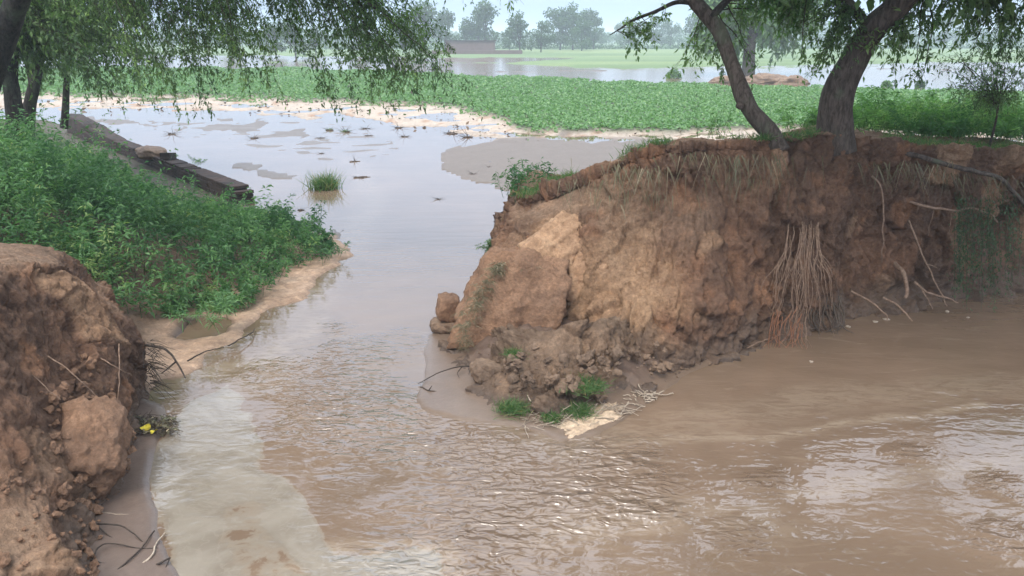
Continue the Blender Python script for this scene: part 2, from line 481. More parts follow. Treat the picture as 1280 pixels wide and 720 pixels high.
def ground_fields(X, Y):
    """height and colour of the ground at world X,Y"""
    u, v = proj(X, Y)
    p3 = np.stack([X, Y, X * 0], 1)
    nb = fbm(p3 * .45, 4, 3); nf = fbm(p3 * 2.3, 4, 9); nff = fbm(p3 * 9, 3, 19)
    pix = np.stack([u / 40., v / 9., u * 0], 1)
    nu = fbm(pix, 4, 5)
    far = Y > 19
    h = np.full(X.shape, -.30)
    col = np.tile(np.array([.15, .105, .072]), (len(X), 1))
    wet = np.full(X.shape, .8)
    def lay(mask, c, w_):
        nonlocal col, wet
        mm = mask[:, None]
        col = col * (1 - mm) + (np.asarray(c) if np.ndim(c) > 1 else np.array(c)[None, :]) * mm
        wet = wet * (1 - mask) + w_ * mask
    # distant fields beyond the floods
    hf = np.where(v < 72, .35, -.3)
    greenf = sst(-2, 1, sdf(GREEN_FAR, u, v) + nu * 2.0)
    hfar = -.3 + .55 * greenf
    land_far = sst(73.5, 70.5, v + nu * 1.5 + np.clip((560 - u) / 200, 0, 2) * 2)
    hfar = np.maximum(hfar, -.3 + .6 * land_far)
    # low bunds between the flooded plots
    for bl in ([(540, 92), (580, 91), (640, 90), (700, 89), (760, 88), (840, 86.5), (900, 85.5), (1000, 84), (1100, 83)], [(300, 78), (430, 79), (560, 78.5), (640, 79), (700, 80.5)], [(1060, 84), (1100, 86), (1180, 87), (1300, 86), (1500, 87)]):
        db = dline(bl, u, v + nu * .7)
        hb = -.3 + .42 * sst(1.1, .3, db) * (0.82 + .35 * pn(pix * 3.1, 77))
        hfar = np.maximum(hfar, hb)
    h = np.where(v < 108, np.maximum(h, hfar), h)
    strp = pn(np.stack([u / 300, v / 2.2, u * 0], 1), 8)
    cf = np.array([.13, .21, .085])[None] * (1 + .35 * strp[:, None]) + np.array([.06, .015, 0])[None] * np.clip(strp, 0, 1)[:, None]
    lay(sst(108, 104, v), cf, .1)
    lay(sst(6, 1, np.abs(v - 86 - 4 * (u < 1040))) * (greenf < .3) * (v > 75), [.10, .075, .06], .6)
    # crop field
    dc = sdf(CROP, u, v) + nu * 5
    mc = sst(-2, 3, dc)
    h = np.maximum(h, -.3 + .45 * sst(-4, 2, dc))
    lay(mc, [.055, .085, .035], .3)
    # pale silt and foam left at the edge of the crop
    ds = sdf(SILT, u, v) + nu * 7
    ms = sst(-4, 5, ds) * (1 - mc)
    h = np.maximum(h, -.3 + .31 * sst(-6, 2, ds) + .06 * nb * ms * (Y > 19) + .03 * nf * ms * (Y < 30))
    tan = fbm(np.stack([u / 16, v / 5, u * 0], 1), 4, 31)
    cs = np.array([.42, .36, .295])[None] * (1 + .25 * tan[:, None])
    tm = sst(.1, .6, tan)[:, None]; cs = cs * (1 - tm) + np.array([.30, .19, .12])[None] * tm
    lay(ms, cs, .25)
    # grey mud flats just above the flood
    d1 = sdf(FLAT, u, v) + nu * 7 + 3 * fbm(np.stack([u / 11., v / 4., u * 0], 1), 3, 61)
    m1 = sst(-3, 3, d1)
    h = np.maximum(h, np.where(far | (Y > 15), -.3 + .309 * m1 + .013 * nf, h))
    lay(m1 * (Y > 15), [.135, .105, .08], .6)
    for fl in FLAT2:
        d2 = sdf(fl, u, v) + nu * 8 + 3 * fbm(np.stack([u / 12., v / 2.5, u * 0], 1), 3, 63)
        m2 = sst(-3, 3, d2)
        h = np.maximum(h, -.3 + .308 * m2 + .012 * nf * m2)
        lay(m2 * (1 - ms), [.12, .098, .08], .65)
    # low streaked shoals of silt left standing just out of the flood
    stn = fbm(np.stack([u / 46. + v / 30., v / 3.6, u * 0], 1), 4, 81)
    reg = sst(0, 14, sdf([(180, 140), (430, 140), (520, 175), (500, 210), (400, 215), (260, 190), (150, 165)], u, v))
    h = np.maximum(h, np.where(Y > 15, -.3 + reg * (.296 + .035 * (stn - .12)), h))
    lay(reg * (1 - ms) * (Y > 15) * sst(.02, .3, stn), [.13, .105, .085], .7)
    # left embankment behind the near bank
    dl = sdf(LAND, X, Y) + nf * .14
    hl = -.3 + .34 * sst(-.35, .12, dl) + 1.25 * sst(.5, 3.8, dl) + .05 * nb * sst(0, 1, dl) + .02 * nff * sst(0, .3, dl)
    hl = hl - .5 * sst(14, 26, Y) * sst(.5, 3.8, dl) - .72 * sst(10, 13.5, Y) * sst(-11.5, -8.5, X) * sst(.5, 3.8, dl)
    dw = dline([tuple(G(307, 256)[:2]), tuple(G(60, 152)[:2])], X, Y)
    hl = hl - np.maximum(hl - .12, 0) * sst(6.0, 2.0, dw) * .92
    near = dl > -.6
    h = np.where(near, np.maximum(h, hl), h)
    ml = sst(-.1, .1, dl)
    lay(ml, [.15, .10, .068], .35)
    lay(ml * sst(2.6, 1.4, dw), [.07, .062, .042], .3)
    du = sst(1.35, .5, dl + nb * .5) * ml * (Y < 16) * sst(7, 7.6, Y + 0 * X)
    lay(np.clip(du, 0, 1), np.array([.40, .28, .195])[None] * (1 + .3 * nf[:, None]), .35)
    # dark scooped hollow in the silt
    hc = G(256, 410)
    dh = np.hypot(X - hc[0], (Y - hc[1]) * .8) + nf * .1
    h = h - .14 * sst(.42, .15, dh); lay(sst(.42, .3, dh), [.07, .045, .032], .8)
    # smooth wet shelf under the near left bank
    d3 = sdf(SHELF_L, X, Y) + nf * .05
    h = np.maximum(h, -.3 + .325 * sst(-.3, .06, d3) + .02 * nb * sst(0, .3, d3) + .10 * sst(.25, .9, d3))
    lay(sst(-.03, .03, d3), [.145, .108, .088], .9)
    # wet mud shelf and slumped toe below the right bank
    d4 = sdf(SHELF_R, X, Y) + nf * .06
    heap = gpoly([(575, 440), (590, 475), (640, 500), (720, 505), (800, 490), (850, 462), (900, 440), (900, 400), (640, 400)])
    d5 = sdf(heap, X, Y) + nf * .1
    h = np.maximum(h, -.3 + .315 * sst(-.3, .05, d4) + .01 * nb + .34 * sst(-.1, .7, d5) + (.07 * nf + .05 * nff) * sst(0, .3, d5))
    lay(sst(-.04, .04, d4), [.165, .118, .086], .85)
    lay(sst(-.1, .25, d5), [.125, .082, .06], .5)
    # wet fringe everywhere at the water line
    return h, np.clip(col, 0.01, .9), np.clip(wet, 0, 1)

X, Y, r, c = fan(.042, .032, 270, 14)
H, CC, WW = ground_fields(X, Y)
g = MB().add(np.stack([X, Y, H], 1), grid_quads(r, c), wet=WW)
ground = g.obj('ground', M['ground'], colr=CC)
meta(ground, 'muddy ground with wet flats, pale silt and far green fields', None, kind='structure')

def ground_z(x, y):
    x = np.atleast_1d(np.asarray(x, float)); y = np.atleast_1d(np.asarray(y, float))
    return ground_fields(x, y)[0]

X, Y, r, c = fan(.06, .04, 250, 12)
u, v = proj(X, Y)
p3 = np.stack([X, Y, X * 0], 1)
wn_ = fbm(p3 * 1.1, 4, 41)
FOAM = gpoly([(182, 592), (200, 545), (235, 500), (285, 478), (318, 500), (330, 540), (345, 580), (372, 600), (398, 640), (430, 690), (470, 690), (520, 680), (556, 692), (560, 760), (230, 770), (200, 690)])
HOLE = gpoly([(250, 640), (300, 610), (352, 615), (360, 660), (410, 720), (300, 760), (250, 700)])
BROWN = gpoly([(372, 592), (450, 590), (520, 620), (520, 660), (490, 680), (440, 690), (400, 650)])
RIP = gpoly([(330, 470), (420, 400), (520, 440), (560, 520), (640, 540), (780, 560), (800, 640), (700, 700), (640, 800), (470, 800), (430, 700), (520, 640), (500, 590), (380, 585), (330, 540)])
RIP2 = gpoly([(690, 560), (840, 540), (860, 660), (760, 660), (690, 620)])
foam = .78 * sst(-.12, .18, sdf(FOAM, X, Y) + wn_ * .12)
streak = np.zeros(X.shape)
foam -= .36 * sst(-.1, .25, sdf(HOLE, X, Y) + wn_ * .2)
foam -= .9 * sst(-.05, .1, sdf(BROWN, X, Y) + wn_ * .08)
for pl, wd, am in (([(820, 556), (900, 545), (960, 545), (1040, 532), (1110, 520), (1180, 514), (1230, 508)], .06, .50), ([(640, 520), (700, 552), (800, 545), (900, 520), (1000, 505), (1100, 492), (1280, 480)], .22, .26),
                   ([(300, 740), (420, 690), (540, 690), (560, 730)], .10, .5), ([(330, 480), (420, 330), (470, 250), (440, 200)], .25, .22), ([(240, 470), (330, 450), (400, 400)], .15, .35), ([(1000, 620), (1100, 600), (1280, 575)], .1, .28), ([(700, 660), (860, 640), (960, 655)], .2, .25)):
    streak = np.maximum(streak, am * 1.6 * sst(wd * 2, wd * .3, dline(gpoly(pl), X + .1 * fbm(p3 * 1.3, 3, 55), Y + .12 * wn_) ))
foam = np.clip(foam, 0, 1) * sst(30, 14, Y)
rip = .45 * sst(-.3, .5, sdf(RIP, X, Y) + .5 * wn_) + .5 * sst(-.2, .3, sdf(RIP2, X, Y) + .3 * wn_)
for (a, b, rr) in ((945, 605, .28), (925, 680, .32), (1140, 570, .22), (1240, 605, .25), (1260, 680, .35)):
    q = G(a, b)
    rip += .25 * sst(rr, rr * .2, np.hypot(X - q[0], (Y - q[1])) + .2 * wn_)
rip = np.clip(rip, 0, 1.1) + .04
rip *= (sst(16, 8, Y) * .9 + .06) * (1 - .45 * sst(6.3, 8.5, Y))
wm = MB().add(np.stack([X, Y, X * 0], 1), grid_quads(r, c), foam=foam, streak=np.clip(streak, 0, 1), ripple=rip, far=sst(11, 20, Y))
water = wm.obj('water', M['water'])
meta(water, 'muddy brown flood water running through the breach', None, kind='structure')

# ------------------------------------------------------------------ eroded banks
def bank(name, ctrl, nr, nc, seed, colfun, label, amp=1.0, damp=None):
    C = np.array(ctrl, float)                        # cols, rows, 3
    S = catmull(catmull(C, nc, 0), nr, 1)            # nc, nr, 3
    du = np.gradient(S, axis=0); dv = np.gradient(S, axis=1)
    Nn = nrm(np.cross(du, dv)).reshape(-1, 3)
    P = S.reshape(-1, 3)
    st = P * np.array([1, 1, .45])
    warp = P + .25 * np.stack([fbm(P * 1.5, 2, seed + 50), fbm(P * 1.5, 2, seed + 60), fbm(P * 1.5, 2, seed + 70)], 1)
    f1, f2, cid, tl1 = worley(warp * np.array([2.3, 2.3, 1.1]), seed, True)
    g1, g2, cid2, tl2 = worley(warp * np.array([5.6, 5.6, 3.6]) + 9, seed + 3, True)
    e1, e2, cid3, tl3 = worley(warp * np.array([13, 13, 10]) + 4, seed + 5, True)
    edge = sst(0, .16, f2 - f1); edge2 = sst(0, .2, g2 - g1); edge3 = sst(0, .3, e2 - e1)
    h1, h2, cid4 = worley(warp * 30 + 2, seed + 8)
    rg = fbm(P * 7, 4, seed + 9)
    def ridged(q, o, sd):
        a_, t_ = 1.0, 0
        for k in range(o):
            t_ = t_ + a_ * (1 - 2.2 * np.abs(pn(q, sd + k))); q = q * 2.1 + 1.3; a_ *= .5
        return t_
    mask = sst(-.2, .3, fbm(P * 1.1, 2, seed + 99))
    m2 = sst(-.15, .3, fbm(P * 1.7, 2, seed + 91))
    d = .15 * fbm(st * .9, 3, seed) + (cid - .5) * .09 * sst(0, .12, f2 - f1)
    d += (cid2 - .5) * .06 * sst(0, .1, g2 - g1) * (.3 + .7 * m2)
    d += .034 * ridged(warp * np.array([2.2, 2.2, 1.5]), 6, seed + 31) * (.55 + .45 * m2)
    d += .10 * tl1 + .055 * tl2 * (.4 + .6 * m2) + .022 * tl3
    d += .022 * rg + (.35 + .65 * mask) * ((cid3 - .5) * .046 * edge3 * .35 + (cid4 - .5) * .012) + .026 * fbm(P * 13, 5, seed + 12, .62)
    d += .028 * ridged(warp * np.array([3.4, 3.4, .8]), 4, seed + 44)
    d -= .03 * sst(.09, 0, g2 - g1) * sst(-.1, .3, fbm(P * 2.1, 2, seed + 77)) + .05 * sst(.05, 0, f2 - f1) * m2
    gul = np.abs(pn(st * np.array([2.6, 2.6, .7]), seed + 21))
    d -= .07 * sst(.10, 0, gul) * m2
    flat = sst(.55, .9, Nn[:, 2])                    # quiet on the flat top
    d *= (1 - .72 * flat) * amp
    if damp is not None: d *= damp(P)
    P2 = P + Nn * d[:, None]
    col, wet = colfun(P2, Nn, mask, cid, edge, rg)
    b = MB().add(P2, grid_quads(nc, nr), wet=wet)
    o = b.obj(name, M['bank'], colr=col)
    meta(o, label, None, kind='structure')
    return P2.reshape(nc, nr, 3)

def row_fill(foot, mids, lip, backs):
    return [foot + np.array([-.0, -.05, -.45])] + [foot] + mids + [lip] + backs

def rcol(px, foot, r1, r2, r3, lip, Ylip, bulge=(.25, .5, .75), bk=1.0, xs=None):
    """one column of the right bank: pixel rows and how far each sits back from the foot"""
    F = G(*foot)
    out = [F + np.array([0, -.08, -.4]), F]
    for (a, b), k in zip((r1, r2, r3), bulge):
        out.append(D(a, b, F[1] + (Ylip - F[1]) * k))
    Lp = D(lip[0], lip[1], Ylip)
    k_ = float(np.clip((lip[0] - 930) / 150, 0, 1))
    out += [Lp + np.array([0, -.02, -.13]), Lp, Lp + np.array([.02, .10, .015]), Lp + np.array([.05, .35, -.05 * (1 - k_)]), Lp + np.array([.1, 1.6 * bk, -.62 + .55 * k_]), Lp + np.array([.2, 3.0 * bk, -Lp[2] * .6]), Lp + np.array([.3, 4.6 * bk, -Lp[2] - .3])]
    return out

rc = []
A = [np.array(q) for q in ((-.2, 12.6, -.4), (-.15, 12.5, 0), (-.1, 12.3, .5), (0, 12.1, .9), (.1, 11.9, 1.3), (.2, 11.8, 1.4), (.3, 11.7, 1.55), (.4, 11.7, 1.57), (.6, 11.6, 1.55), (1.2, 11.9, 1.4), (1.8, 12.6, .7), (2, 13.5, -.3))]
rc.append(A)
B = rcol(0, (596, 398), (606, 365), (622, 322), (638, 280), (655, 247), 10.4); rc.append(B)
rc.append(rcol(0, (628, 425), (640, 380), (650, 325), (665, 275), (693, 236), 10.0))
rc.append(rcol(0, (725, 452), (728, 392), (735, 330), (742, 268), (748, 214), 9.7))
rc.append(rcol(0, (800, 462), (800, 400), (802, 330), (806, 252), (806, 190), 9.45, (.15, .5, .8)))
rc.append(rcol(0, (868, 452), (868, 395), (868, 325), (866, 245), (864, 181), 9.35, (.1, .35, .8)))
rc.append(rcol(0, (930, 436), (930, 392), (930, 320), (930, 240), (930, 179), 9.4, (.1, .35, .7)))
rc.append(rcol(0, (985, 424), (987, 385), (990, 320), (992, 240), (990, 172), 9.6, (.35, .5, .6)))
rc.append(rcol(0, (1050, 406), (1048, 370), (1048, 310), (1046, 240), (1045, 168), 9.8, (.5, .7, .6)))
rc.append(rcol(0, (1112, 392), (1110, 355), (1108, 300), (1104, 235), (1102, 179), 10.0, (1.0, 1.1, .8)))
rc.append(rcol(0, (1190, 374), (1188, 340), (1186, 290), (1184, 235), (1180, 187), 10.3, (3.5, 5.5, 2)))
rc.append(rcol(0, (1290, 364), (1288, 335), (1286, 285), (1284, 235), (1280, 191), 10.7, (4, 8, 3)))
rc.append(rcol(0, (1420, 356), (1418, 325), (1415, 275), (1410, 235), (1400, 196), 11.0, (1, 2, 1)))
rc.append(rcol(0, (1660, 348), (1655, 320), (1650, 270), (1640, 230), (1630, 198), 11.6, (.5, .6, .7)))
rc.append(rcol(0, (2100, 340), (2100, 310), (2100, 260), (2090, 225), (2080, 195), 12.2, (.5, .6, .7)))

def bankcol(P, Nn, mask, cid, edge, rg):
    n1 = fbm(P * .8, 4, 201); n2 = fbm(P * 2.6, 4, 203)
    base = np.array([.27, .150, .092]); dark = np.array([.165, .10, .068]); tan = np.array([.41, .26, .16]); red = np.array([.30, .16, .092])
    m = sst(-.3, .5, n1 - .35 * sst(2.5, 5.5, P[:, 0]))[:, None]  # more dark tone towards the right: canopy shade painted into the soil colour
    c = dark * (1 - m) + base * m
    m = (sst(.15, .6, n2) * .8)[:, None]; c = c * (1 - m) + red * m
    m = (sst(.72, .95, cid) * edge * .75)[:, None]; c = c * (1 - m) + tan * m
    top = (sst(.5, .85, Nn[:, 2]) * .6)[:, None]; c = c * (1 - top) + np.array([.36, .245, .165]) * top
    q_ = D(748, 352, 8.6); dt = np.linalg.norm((P - q_) * np.array([.75, .4, 1.25]), axis=1) + .35 * n2
    m = (sst(.95, .45, dt) * .62)[:, None]; c = c * (1 - m) + np.array([.47, .30, .175]) * m
    q_ = D(775, 270, 9.2); dt = np.linalg.norm((P - q_) * np.array([1, .4, .8]), axis=1) + .35 * n2
    m = (sst(.6, .2, dt) * .5)[:, None]; c = c * (1 - m) + np.array([.42, .28, .18]) * m
    wz = sst(.55, .12, P[:, 2] + n2 * .25)[:, None]
    c = c * (1 - wz) + np.array([.14, .095, .068]) * wz
    return c, np.clip(wz[:, 0] * .6, 0, 1)

def damp_r(P): return 1 - .75 * sst(8.0, 11.5, P[:, 0]) * 0
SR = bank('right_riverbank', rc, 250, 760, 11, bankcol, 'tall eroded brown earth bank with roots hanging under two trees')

def lcol(foot, r1, r2, r3, lip, Ys, back):
    F = G(*foot)
    out = [F + np.array([.05, 0, -.4]), F]
    for (a, b), y in zip((r1, r2, r3, lip), Ys): out.append(D(a, b, y))
    Lp = out[-1]; b = np.array(back)
    out += [Lp + b * np.array([.25, .25, 0]) + np.array([0, 0, .04]), Lp + b * np.array([1, 1, 0]) + np.array([0, 0, .0]), Lp + b * np.array([2.4, 2.4, 0]) + np.array([0, 0, -.5])]
    return out
lc = [
    lcol((40, 1150), (-120, 1050), (-260, 960), (-380, 840), (-600, 760), (2.4, 2.5, 2.6, 2.8), (-1, .1, 0)),
    lcol((70, 900), (0, 800), (-70, 700), (-150, 620), (-280, 500), (3.5, 3.75, 3.95, 4.2), (-1, .2, 0)),
    lcol((108, 735), (72, 660), (20, 590), (-30, 500), (-80, 400), (4.35, 4.6, 4.8, 5.1), (-1, .3, 0)),
    lcol((128, 640), (100, 580), (66, 510), (30, 430), (-5, 345), (5.3, 5.5, 5.65, 5.9), (-1, .6, 0)),
    lcol((146, 585), (125, 525), (98, 470), (70, 410), (42, 338), (5.85, 6.0, 6.1, 6.3), (-.9, .9, 0)),
    lcol((158, 540), (148, 500), (128, 455), (105, 410), (84, 352), (6.3, 6.35, 6.4, 6.6), (-.7, 1, 0)),
    lcol((160, 514), (158, 480), (146, 448), (133, 420), (123, 388), (6.75, 6.75, 6.75, 6.85), (-.7, 1, 0)),
    lcol((172, 494), (174, 468), (170, 443), (166, 423), (160, 404), (7.15, 7.15, 7.15, 7.2), (-.8, 1, 0)),
    lcol((170, 470), (166, 448), (156, 428), (146, 413), (136, 403), (7.7, 7.75, 7.8, 7.9), (-1, .8, 0)),
    lcol((120, 440), (110, 425), (100, 412), (90, 400), (80, 392), (8.3, 8.4, 8.5, 8.6), (-1, .3, 0)),
]
SL = bank('left_riverbank', lc, 210, 420, 37, bankcol, 'crumbling brown earth bank at the near left', amp=.72)

# ------------------------------------------------------------------ earth blocks, clods
import bmesh
def ico(sub):
    bm = bmesh.new(); bmesh.ops.create_icosphere(bm, subdivisions=sub, radius=1)
    v = np.array([x.co[:] for x in bm.verts]); t = np.array([[y.index for y in f.verts] for f in bm.faces]); bm.free()
    return v, t
ICO = {k: ico(k) for k in (2, 3, 4, 5)}

def rotm(a, b, c):
    ca, sa, cb, sb, cc, s_ = math.cos(a), math.sin(a), math.cos(b), math.sin(b), math.cos(c), math.sin(c)
    return np.array([[cc, -s_, 0], [s_, cc, 0], [0, 0, 1]]) @ np.array([[cb, 0, sb], [0, 1, 0], [-sb, 0, cb]]) @ np.array([[1, 0, 0], [0, ca, -sa], [0, sa, ca]])

def clod_shape(sub, size, box, seed, rough=.12, rot=(0, 0, 0)):
    v, t = ICO[sub]
    v = v.copy()
    m = np.abs(v).max(1, keepdims=True)
    v = v * (1 - box) + (v / m) * box * .82            # towards a box
    s = seed * 3.1
    v = v * (1 + rough * 1.4 * fbm(v * 1.2 + s, 3, seed)[:, None])
    f1, f2, cid = worley(v * 2.2 + s, seed)
    v = v * (1 + rough * .6 * (cid - .5)[:, None] * sst(0, .2, f2 - f1)[:, None])
    if sub >= 4: v = v * (1 + rough * .6 * fbm(v * 5 + s, 5, seed + 4, .6)[:, None])
    return (v * np.array(size)) @ rotm(*rot).T, t

def clod(name, pos, size, seed, label, cat, group=None, m='clod', sub=4, box=.5, rough=.13, rot=(0, 0, 0)):
    v, t = clod_shape(sub, size, box, seed, rough, rot)
    o = MB().add(v + np.array(pos), t=t).obj(name, M[m], origin=tuple(float(x) for x in pos))
    meta(o, label, cat, group); return o

def hexa(cor, sub, seed, amp):
    """a slab from 8 corners (bottom 4, top 4), broken edges"""
    cor = np.array(cor, float)
    v, t = ICO[sub]
    m = np.abs(v).max(1, keepdims=True); q = (v / m * .8 + v * .22) * .5 + .5
    x, y, z = q[:, 0:1], q[:, 1:2], q[:, 2:3]
    def bil(a, b, c_, d): return a * (1 - x) * (1 - y) + b * x * (1 - y) + c_ * x * y + d * (1 - x) * y
    p = bil(*cor[:4]) * (1 - z) + bil(*cor[4:]) * z
    cen = p.mean(0); n_ = nrm(p - cen)
    f1, f2, cid = worley(p * 5 + seed, seed)
    p = p + n_ * (amp * fbm(p * 3 + seed, 4, seed) + amp * .6 * (cid - .5) * sst(0, .2, f2 - f1) + amp * .55 * fbm(p * 9, 5, seed + 1, .6))[:, None]
    return p, t

def slab(name, pix_top, Ys, thick, seed, label, cat, m, amp=.05, nvec=(0.0, 1.0, -.35)):
    top = np.array([D(a, b, y) for (a, b), y in zip(pix_top, Ys)])
    bot = top + np.array(nvec) * thick
    p, t = hexa(np.concatenate([bot, top]), 5, seed, amp)
    org = p.mean(0); org[2] = p[:, 2].min()
    o = MB().add(p, t=t).obj(name, M[m], origin=tuple(float(x) for x in org))
    return meta(o, label, cat)

slab('earth_slab', [(636, 322), (762, 395), (790, 262), (706, 274)][:0] or [(626, 332), (694, 366), (744, 290), (706, 258)], (8.72, 8.6, 9.02, 9.32), .7, 3, 'pale tan tilted slab of dry earth leaning on the bank', 'earth slab', 'slab', .08)
slab('earth_slab', [(694, 366), (752, 398), (776, 318), (738, 288)], (8.6, 8.48, 8.82, 9.05), .7, 4, 'lower tan slab of earth right of the crack beside the tilted slab', 'earth slab', 'slab', .07)
0 and slab('earth_slab', [(772, 335), (812, 350), (840, 322), (800, 312)], (8.42, 8.3, 8.55, 8.75), .6, 6, 'small pale tan ledge of earth in the middle of the right bank', 'earth slab', 'slab', .07)
slab('earth_block', [(552, 440), (700, 448), (716, 322), (612, 304)], (8.25, 8.05, 8.5, 8.7), .9, 5, 'large brown fallen earth block with grassy left edge at the tip of the bank', 'earth block', 'clod', .09)
def gp(px, py, z=0.0): return tuple(float(q) for q in G(px, py, z))
clod('earth_lump', gp(560, 384, .32), (.155, .15, .19), 2, 'squarish brown earth lump perched at the left tip of the right bank', 'earth lump', box=.75, rough=.10, rot=(.1, .1, .3))
clod('earth_lump', gp(556, 406, .08), (.20, .18, .09), 9, 'low wet earth lump under the squarish brown lump', 'earth lump', m='wetclod', box=.4)
clod('earth_lump', gp(612, 466, .12), (.22, .16, .15), 12, 'dark hollowed mud lump near the curved stick in the wet shelf', 'earth lump', m='wetclod', rot=(0, .3, .4))
clod('earth_lump', gp(636, 484, .07), (.18, .13, .10), 13, 'rounded wet mud lump in front of the dark hollowed lump', 'earth lump', m='wetclod')
clod('earth_lump', gp(906, 420, .08), (.26, .2, .14), 15, 'broken wet earth block at the foot of the bank left of the hanging roots', 'earth lump', m='wetclod', box=.7, rot=(.2, .1, -.2))
clod('earth_lump', D(112, 560, 5.45), (.28, .42, .30), 21, 'big smooth grey brown clod slipping down the near left bank', 'earth lump', m='clod', sub=5, box=.35, rot=(.5, .2, .5), rough=.16)
clod('earth_lump', gp(158, 466, .3), (.17, .14, .16), 23, 'dark brown clod under the overhang of the near left bank', 'earth lump', m='wetclod', box=.5)

def heap(name, centres, spread, n_, smin, smax, label, m, seed, sub=2):
    b = MB(); r_ = np.random.default_rng(seed)
    for k in range(n_):
        a, b_ = centres[r_.integers(len(centres))]
        a += r_.normal() * spread[0]; b_ += r_.normal() * spread[1]
        q = G(a, b_)
        z = float(ground_z(q[0], q[1])[0])
        if z < -.02: continue
        q = D(a, b_, CAMH / CAMH * q[1] * (CAMH - z) / CAMH)
        s = smin + (smax - smin) * r_.random() ** 3.0
        v, t = clod_shape(sub if s < .085 else 3, (s * r_.uniform(.8, 1.3), s * r_.uniform(.8, 1.2), s * r_.uniform(.6, .9)), r_.uniform(.5, .95), int(r_.integers(999)), .5, tuple(r_.uniform(-1, 1, 3)))
        b.add(v + np.array([q[0], q[1], max(z, 0) + s * .35]), t=t)
    o = b.obj(name, M[m], smooth=False); meta(o, label, None, kind='stuff')
ap = []
for (f_, c1, c2, bk_) in (((560, 428), (566, 418), (580, 408), (600, 395)), ((588, 470), (600, 452), (610, 430), (620, 400)), ((612, 500), (628, 470), (640, 440), (650, 400)), ((660, 512), (668, 480), (676, 440), (684, 400)), ((715, 512), (712, 476), (714, 440), (716, 395)),
                          ((775, 496), (768, 468), (764, 436), (762, 390)), ((825, 478), (818, 458), (812, 432), (808, 390)), ((868, 458), (862, 444), (858, 424), (855, 390)), ((905, 444), (905, 436), (905, 420), (905, 395)), ((950, 432), (950, 426), (950, 415), (950, 395))):
    F = G(*f_); c1 = (c1[0], c1[1] + 7); c2 = (c2[0], c2[1] + 14); bk_ = (bk_[0], bk_[1] + 14); ap.append([F + np.array([0, -.15, -.25]), F + np.array([0, 0, -.01]), D(c1[0], c1[1], F[1] + .16), D(c2[0], c2[1], F[1] + .38), D(bk_[0], bk_[1], F[1] + .75)])
def slumpcol(P, Nn, mask, cid, edge, rg):
    n1 = fbm(P * 1.3, 4, 301)[:, None]; m = sst(-.3, .4, n1)
    c = np.array([.21, .145, .10]) * (1 - m) + np.array([.31, .21, .14]) * m
    wz = sst(.16, .03, P[:, 2] + .05 * n1[:, 0])[:, None]; c = c * (1 - wz) + np.array([.10, .072, .055]) * wz
    return c, np.clip(.2 + .5 * wz[:, 0], 0, 1)
bank('mud_slump', ap, 110, 330, 61, slumpcol, 'slumped wet brown mud at the foot of the right bank', amp=1.25)
heap('mud_clods', [(640, 445), (680, 440), (720, 450), (700, 470), (740, 480), (670, 475), (780, 460), (820, 455), (760, 440), (860, 445), (700, 490), (620, 470)], (26, 9), 220, .012, .075, 'wet brown mud clods slumped below the right bank', 'wetclod', 5)

# crumbs sitting on the near left bank, in its lowest corner
b = MB(); r_ = np.random.default_rng(8)
for k in range(300):
    i = int(r_.uniform(.12, .50) * SL.shape[0]); j = int((.12 + .30 * r_.random() ** 1.3) * SL.shape[1])
    q = SL[i, j]; s = .010 + .045 * r_.random() ** 2.5
    v, t = clod_shape(2 if s < .05 else 3, (s, s * .9, s * .75), r_.uniform(.2, .8), int(r_.integers(999)), .5, tuple(r_.uniform(-1, 1, 3)))
    b.add(v + q + np.array([.01, 0, s * .3]), t=t)
meta(b.obj('soil_crumbs', M['clod'], smooth=False), 'loose crumbs of brown soil on the near left bank', None, kind='stuff')

# pale silt raft with foam beside the grass at the bank toe
def flatpatch(pts, h, seed, name, m, label, cat, n=60, jag=.16):
    pl = np.array(gpoly(pts)); c0 = pl.mean(0)
    cl_ = np.concatenate([pl, pl[:1]]); per = curve(np.concatenate([cl_, 0 * cl_[:, :1]], 1), n)[:-1, :2]
    rings = []
    for k, (s, z) in enumerate(((1.03, -.02), (1.0, h * .55), (.9, h), (.6, h * 1.15), (.3, h * 1.2), (.02, h * 1.2))):
        q = c0 + (per - c0) * s
        q3 = np.stack([q[:, 0], q[:, 1], np.full(len(q), z)], 1)
        j = fbm(q3 * 16, 3, seed)
        q3[:, :2] += (per - c0) * (j * jag)[:, None] * (s > .8)
        q3[:, 2] += h * .5 * fbm(q3 * 20, 3, seed + 2) * (z > 0)
        rings.append(q3)
    R_ = np.array(rings); k, m_ = R_.shape[:2]
    idx = np.arange(k * m_).reshape(k, m_)
    Q = np.stack([idx[:-1], np.roll(idx, -1, 1)[:-1], np.roll(idx, -1, 1)[1:], idx[1:]], -1).reshape(-1, 4)
    o = MB().add(R_.reshape(-1, 3), Q).obj(name, M[m], origin=(float(c0[0]), float(c0[1]), 0)); return meta(o, label, cat)
flatpatch([(700, 532), (722, 516), (748, 508), (768, 504), (778, 512), (770, 526), (748, 534), (722, 546), (706, 545)], .02, 3, 'silt_raft', 'sand', 'pale cream raft of silt and foam at the tip of the muddy toe', 'silt patch', n=120, jag=.24)

